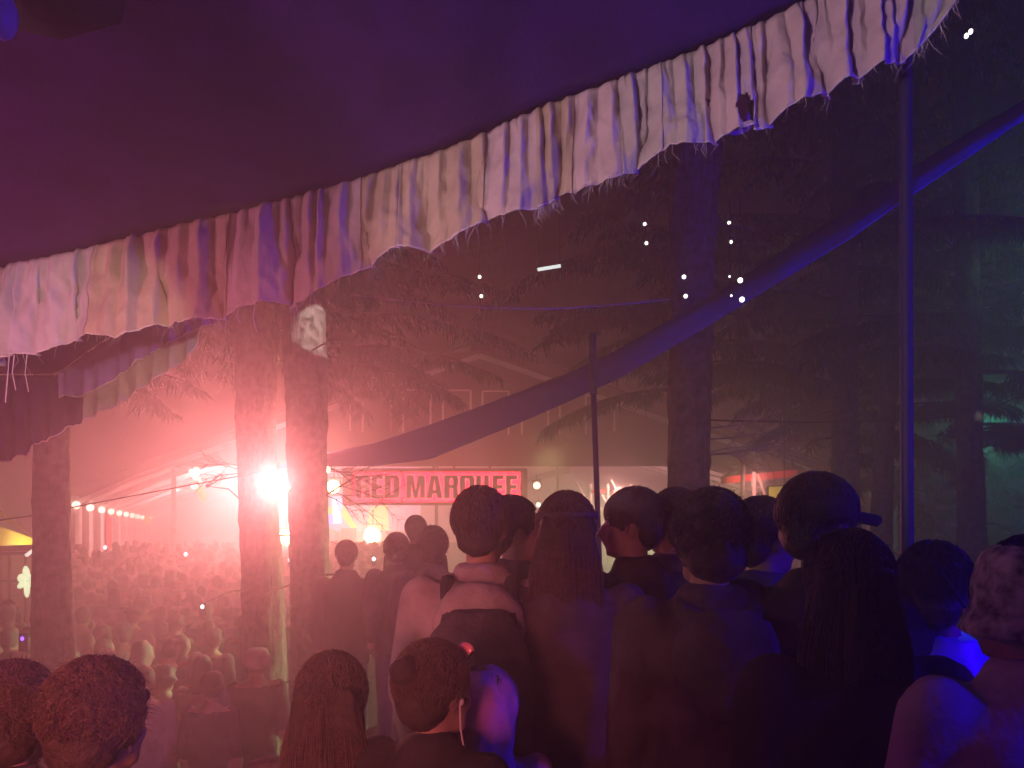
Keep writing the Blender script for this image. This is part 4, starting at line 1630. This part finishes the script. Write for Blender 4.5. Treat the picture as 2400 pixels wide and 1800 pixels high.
        if e == 'glasses':
            m = MB()
            for sx in (-1, 1):
                c = pt(sx * .034, .098, .012)
                m.tube([c + R @ Vector((.024 * math.cos(q * .7), 0, .018 * math.sin(q * .7))) for q in range(10)], .0022, 5)
                m.tube([pt(sx * .058, .095, .014), pt(sx * .080, .02, .014)], .0022, 5)
            put('glasses', m.mesh('g'), M['dark'], t)
        if e == 'sunglasses_up':
            m = MB()
            for sx in (-1, 1):
                m.ell(pt(sx * .036, .075, .105), Vector((.03, .012, .022)) * k, R, 10, 7, mi=0)
                m.tube([pt(sx * .066, .07, .105), pt(sx * .088, -.02, .07)], .003, 5, mi=1)
            put('sunglasses', m.mesh('g'), [M['lens'], M['dark']], t, smooth=True)
        if e == 'mask':
            m = MB()
            m.ell(pt(0, .058, -.055), Vector((.062, .062, .058)) * k, R, 16, 10)
            put('face_mask', remesh(m, .009, 2), M['white'], t)
        if e == 'scarf':
            m = MB()
            for i in range(16):
                a = 2 * math.pi * i / 16
                m.ell((.10 * s * math.cos(a), .02 * s + .09 * s * math.sin(a), (1.47 + .018 * math.sin(3 * a)) * s), (.045 * s, .045 * s, .05 * s), seg=8, ring=6)
            me = remesh(m, .012, 2)
            wrinkle(me, .012, 22, .6, seed)
            put('scarf', me, M['purple'], t)
        if e == 'band':
            m = MB()
            m.tube([pt(.092 * math.cos(q * .35), -.012 + .108 * math.sin(q * .35), .062) for q in range(19)], .011, 6)
            put('headband', m.mesh('band'), M['charcoal'], t, smooth=True)
        if e == 'earphone':
            m = MB()
            m.tube([pt(.082, 0, -.01), pt(.085, 0, -.08), Vector((.11, .02, 1.42)) * s, Vector((.06, .16, 1.25)) * s], .0025, 5)
            m.ell(pt(.084, .004, -.012), (.007, .007, .009), seg=8, ring=6)
            put('earphone', m.mesh('e'), M['white'], t, smooth=True)
        if e == 'earring':
            m = MB()
            for sx in (-1, 1):
                m.ell(pt(sx * .086, 0, -.05), (.006, .006, .008), seg=8, ring=6)
            put('earring', m.mesh('e'), M['metal'], t, smooth=True)
    return t


person('tall person with short rounded hair and a grey hooded jacket with backpack straps', 1128, 1136, 2.5, yaw=12, top='grey', extra=('hood', 'backpack'), hair='short', hairm='hairb', seed=1, build=1.08)
person('person in profile facing right just behind the grey hooded jacket', 1203, 1158, 2.95, yaw=78, bodyyaw=20, top='black', hair='short', seed=2)
person('person with long streaked hair and a headband right of the grey hooded jacket', 1330, 1148, 2.45, yaw=6, top='charcoal', hair='long', hairm='hairb', extra=('band',), seed=3, build=.95)
person('person facing left in a round beanie beside the slim metal pole', 1490, 1124, 2.75, yaw=-82, bodyyaw=-30, top='black', hair='short', extra=('beanie',), seed=4)
person('person with big fuzzy curly hair in the middle of the dark group', 1668, 1128, 2.05, yaw=-8, top='charcoal', hair='curly', seed=5, build=1.1, extra=('hood',))
person('person with short hair half hidden left of the big curly hair', 1580, 1140, 2.9, yaw=-30, top='black', hair='short', seed=6)
person('person in a dark cap and glasses facing right toward the yellow lantern', 1790, 1146, 2.45, yaw=72, bodyyaw=30, top='navy', hair='short', extra=('cap', 'glasses'), seed=7)
person('tall person in a black peaked cap and pale face mask facing right', 1925, 1084, 2.0, yaw=70, bodyyaw=25, top='black', hair='short', extra=('cap', 'mask'), seed=8, build=1.12)
person('person with a dark mane of hair and black coat in the lower right', 2000, 1240, 1.62, yaw=15, top='black', hair='long', seed=9, build=1.15)
person('person in a shiny violet jacket with a dark bag strap and a round emblem', 2215, 1268, 1.9, yaw=30, bodyyaw=-35, top='bluegloss', hair='short', extra=('bag_strap',), seed=10, build=1.0)
person('person in a patterned pale bucket hat at the right edge in a white shirt', 2425, 1228, 1.42, yaw=-20, bodyyaw=10, top='white', hair='short', extra=('leopard',), seed=11, build=1.05)
person('person with large rounded fluffy hair in the lower left corner', 222, 1528, 1.58, yaw=20, top='charcoal', hair='curly', hairm='hairb', extra=('earring',), seed=12, build=.95)
person('person with wavy hair cut off by the left edge', 20, 1538, 1.75, yaw=0, top='charcoal', hair='curly', hairm='hairb', seed=13, build=.95)
person('person with smooth hair low in the bright haze', 775, 1532, 1.85, yaw=0, top='charcoal', hair='long', hairm='hairb', seed=14, build=.95)
person('person with pink sunglasses pushed up in the hair and a white earphone cord', 1010, 1505, 1.75, yaw=38, bodyyaw=25, top='black', hair='bun', hairm='hairb', extra=('sunglasses_up', 'earphone'), seed=15, build=.95)
person('person in a violet hood half hidden behind the pink sunglasses', 1138, 1548, 1.98, yaw=10, top='purple', hair='short', extra=('hood_up',), seed=21, build=.85)
MG = 'people in the middle distance below the sign'
person('person with round hair low in front of the stage, nearest the sign corner', 930, 1243, 6.3, yaw=10, top='charcoal', hair='curly', seed=16, group=MG)
person('tall bald headed person rising in front of the bright stage', 974, 1200, 7.0, yaw=0, top='black', hair='short', extra=('beanie',), seed=17, group=MG)
person('person with flat topped hair between the stage lamp and the lit trunk', 811, 1262, 7.2, yaw=0, top='black', hair='short', seed=18, group=MG)
person('person whose round hair overlaps the grey hooded jacket on the left', 1014, 1226, 5.2, yaw=0, top='charcoal', hair='curly', seed=19, group=MG)

# yellow tag and emblem on the violet jacket side
m = MB()
c = P(2265, 1445, 1.70)
m.box(c, (.028, .006, .032), Euler((0, .25, .2)).to_matrix())
tg = tag(m.build('luggage_tag', M['tag']), 'small bright yellow tag hanging from the bag strap at the lower right', 'tag')
m = MB()
m.tube([c + Vector((0, 0, .015)), c + Vector((-.02, .02, .06)), c + Vector((-.04, .06, .12))], .0035, 5)
put('tag_cord', m.mesh('cord', c * 0), M['black'], tg)

# ------------------------------------------------------------------ the crowd
def crowd_mesh(i, hairk, arms, hat=False):
    rng = random.Random(50 + i)
    J, s = skeleton(1.70, arms)
    m = MB()
    body_shapes(m, J, s, 1.05, .016)
    R, pt, k = head_shapes(m, J, s, rng.uniform(-.5, .5))
    cen = pt(0, -.018, .035)
    m.ell(cen, Vector((.088, .103, .10)), R, 14, 10)
    m.ell(pt(0, -.05, -.02), Vector((.078, .065, .075)), R, 12, 8)
    if hairk == 'curly':
        for _ in range(30):
            d = Vector((rng.uniform(-1, 1), rng.uniform(-1, .4), rng.uniform(-.4, 1))).normalized()
            m.ell(cen + R @ Vector((d.x * .1, d.y * .11, d.z * .108)), .026, seg=7, ring=5)
    if hairk == 'long':
        m.loft([(pt(0, -.06, -.28), .09, .04), (pt(0, -.06, -.1), .095, .065), (pt(0, -.03, 0), .09, .09)], 14)
    if hat:
        m.loft([(pt(0, -.01, -.02), .14, .15), (pt(0, -.01, .03), .115, .13), (pt(0, -.01, .11), .10, .115), (pt(0, -.01, .135), .07, .08)], 18)
    if arms == 'up':
        pass
    me = remesh(m, .024, 2, )
    me.name = 'crowd_person'
    wrinkle(me, .006, 12, 1, i)
    h = J['head']
    Ri = R.inverted()
    for p in me.polygons:
        c = p.center
        l = Ri @ (c - h)
        if c.z > 1.44 * s and (abs(c.x) < .17 and abs(c.y) < .2):
            if hat and l.z > -.03:
                p.material_index = 3
            elif l.z > .075 or (l.y < .035 and l.z > -.075) or (hairk == 'long' and l.y < .03):
                p.material_index = 0
            else:
                p.material_index = 1
        elif abs(c.x) > .19 and (c - J['wrL']).length < .16 or (c - J['wrR']).length < .16:
            p.material_index = 1
        elif c.z < .86 * s:
            p.material_index = 4
        else:
            p.material_index = 2
    return me


tops = ['black', 'charcoal', 'green', 'grey', 'navy', 'grey', 'redshirt', 'grey', 'black', 'charcoal', 'grey', 'green']
kinds = [('short', 'down', False, 'a dark shirt'), ('curly', 'down', False, 'a charcoal top'), ('long', 'down', False, 'a green top'), ('short', 'phone', False, 'a grey top'), ('short', 'down', True, 'a hat'), ('curly', 'cross', False, 'a grey top'),
         ('long', 'down', False, 'a red top'), ('short', 'down', False, 'a grey shirt'), ('short', 'up', False, 'raised hands'), ('short', 'down', True, 'a hat and dark top'), ('long', 'cross', False, 'a grey top, long hair'), ('short', 'down', False, 'a green shirt')]
CM = []
for i, (hk, ar, ht, _) in enumerate(kinds):
    me = crowd_mesh(i, hk, ar, ht)
    for mm in ('hair' if i % 3 else 'hairb', 'skin' if i % 2 else 'skin2', tops[i], 'grey' if i % 2 else 'charcoal', 'denim'):
        me.materials.append(M[mm])
    CM.append(me)

rng = random.Random(77)
spots = []
D = 6.3
while D < 33:
    for (xa, xb) in ((-30, 165), (165, 560), (560, 690), (700, 965)):
        if xa == 700 and D < 9.5:
            continue
        if xa == -30 and D > 11:
            continue
        sp = .47 + .005 * D
        wv = (xb - xa) / F * D
        n = max(0, int(wv / sp + rng.random()))
        for k in range(n):
            X = xa + (xb - xa) * (k + .5 + rng.uniform(-.3, .3)) / n
            spots.append((X, D + rng.uniform(-.22, .22)))
    D += .52 + .018 * D
ok = []
TRK = [(125, 7.0), (610, 8.6), (725, 8.1)]
for X, d in spots:
    x = (X - 1200) / F * d
    if any(abs(x - (tx - 1200) / F * td) < .5 and abs(d - td) < .5 for tx, td in TRK):
        continue
    ok.append((X, d))
# a wall of the marquee stands left of the crowd
ok = [q for q in ok if not (q[1] > 23.5 and (q[0] - 1200) / F * q[1] < -13.7 - 10 * (q[1] - 24) / 26 + .9)]
ok.sort(key=lambda q: q[1])
far_ones = ok[285:]
ok = ok[:285]
CG = 'people in the crowd facing the stage'
ORD = ['first', 'second', 'third', 'fourth', 'fifth', 'sixth', 'seventh', 'eighth', 'ninth', 'tenth', 'eleventh', 'twelfth']
ROWS = {}
for n, (X, d) in enumerate(ok):
    i = rng.randrange(12)
    if d < 9 and i == 8:
        i = 1
    x = (X - 1200) / F * d
    o = bpy.data.objects.new('person', CM[i])
    COL.objects.link(o)
    o.location = (x, d, gz(x, d) - .005)
    o.rotation_euler = (0, 0, rng.uniform(-.45, .45))
    q = rng.uniform(.9, 1.06)
    o.scale = (q * rng.uniform(.95, 1.08), q, q)
    side = 'right of far left trunk' if 165 <= X < 560 else ('left of far left trunk' if X < 165 else ('behind middle trunks' if X < 695 else 'below the sign'))
    row = int((d - 6) / .9)
    if row < 9:
        ROWS.setdefault((row, side), []).append((X, o, i))
    where = 'far inside the marquee' if d > 24 else 'midway to the marquee'
    tag(o, 'crowd member, %s, %s, %s' % (kinds[i][3], where, side), 'person', CG)
for (row, side), L_ in ROWS.items():
    L_.sort(key=lambda q: q[0])
    for j, (X, o, i) in enumerate(L_):
        o['label'] = '%s crowd row, %s from left, %s, %s' % (ORD[row], ORD[j], (kinds[i][3][2:] if kinds[i][3][:2] == 'a ' else kinds[i][3]), side)

print('crowd', len(ok), 'far', len(far_ones), 'last', ok[-1])
mb = MB()
rng = random.Random(31)
for X, d in far_ones:
    x = (X - 1200) / F * d + rng.uniform(-.1, .1)
    z = gz(x, d)
    H = rng.uniform(1.55, 1.8)
    mb.loft([((x, d, z), .15, .1), ((x, d, z + .5 * H), .18, .12), ((x, d, z + .8 * H), .21, .12), ((x, d, z + .86 * H), .08, .07)], 8, mi=1)
    mb.ell((x, d, z + H - .12), (.088, .10, .125), seg=8, ring=6, mi=0)
if far_ones:
    tag(mb.build('crowd', [M['hair'], M['charcoal']], smooth=True), kind='stuff')

# phones held up in the crowd
for (X, Y, D, mt, lb) in ((679, 1312, 12, 'screenw', 'glowing phone torch low between the two lit trunks'), (876, 1310, 12, 'screenw', 'glowing phone torch held below the stage lamp'), (474, 1422, 9.0, 'screenw', 'small bright phone screen among the nearest crowd rows'),
                          (246, 1283, 20, 'screenw', 'tiny bright phone screen below the red banner'), (435, 1299, 20, 'screenw', 'tiny bright phone screen right of the support pole'), (52, 1497, 6.2, 'blueled', 'tiny violet light held left of the far left trunk')):
    c = P(X, Y, D)
    m = MB()
    r = .0022 * D
    m.ell(c, (r * 1.1, r * .6, r * 1.3), seg=8, ring=6, mi=0)
    m.box(c + Vector((0, .02, -.03)), (.075, .012, .15), mi=1)
    tag(m.build('phone', [M[mt], M['dark']]), lb, 'phone')

# ------------------------------------------------------------------ haze
hz = MB()
hz.box((0, 32, 13.3), (110, 84, 31.4))
h = bpy.data.materials.new('haze')
h.use_nodes = True
hn = h.node_tree.nodes
hn.remove(hn['Principled BSDF'])
pv = hn.new('ShaderNodeVolumePrincipled')
pv.inputs['Color'].default_value = (.92, .90, .90, 1)
pv.inputs['Density'].default_value = HAZE_DENSITY
pv.inputs['Density Attribute'].default_value = ''
pv.inputs['Anisotropy'].default_value = HAZE_G
h.node_tree.links.new(pv.outputs[0], hn['Material Output'].inputs['Volume'])
ho = hz.build('haze', h)
tag(ho, kind='stuff')
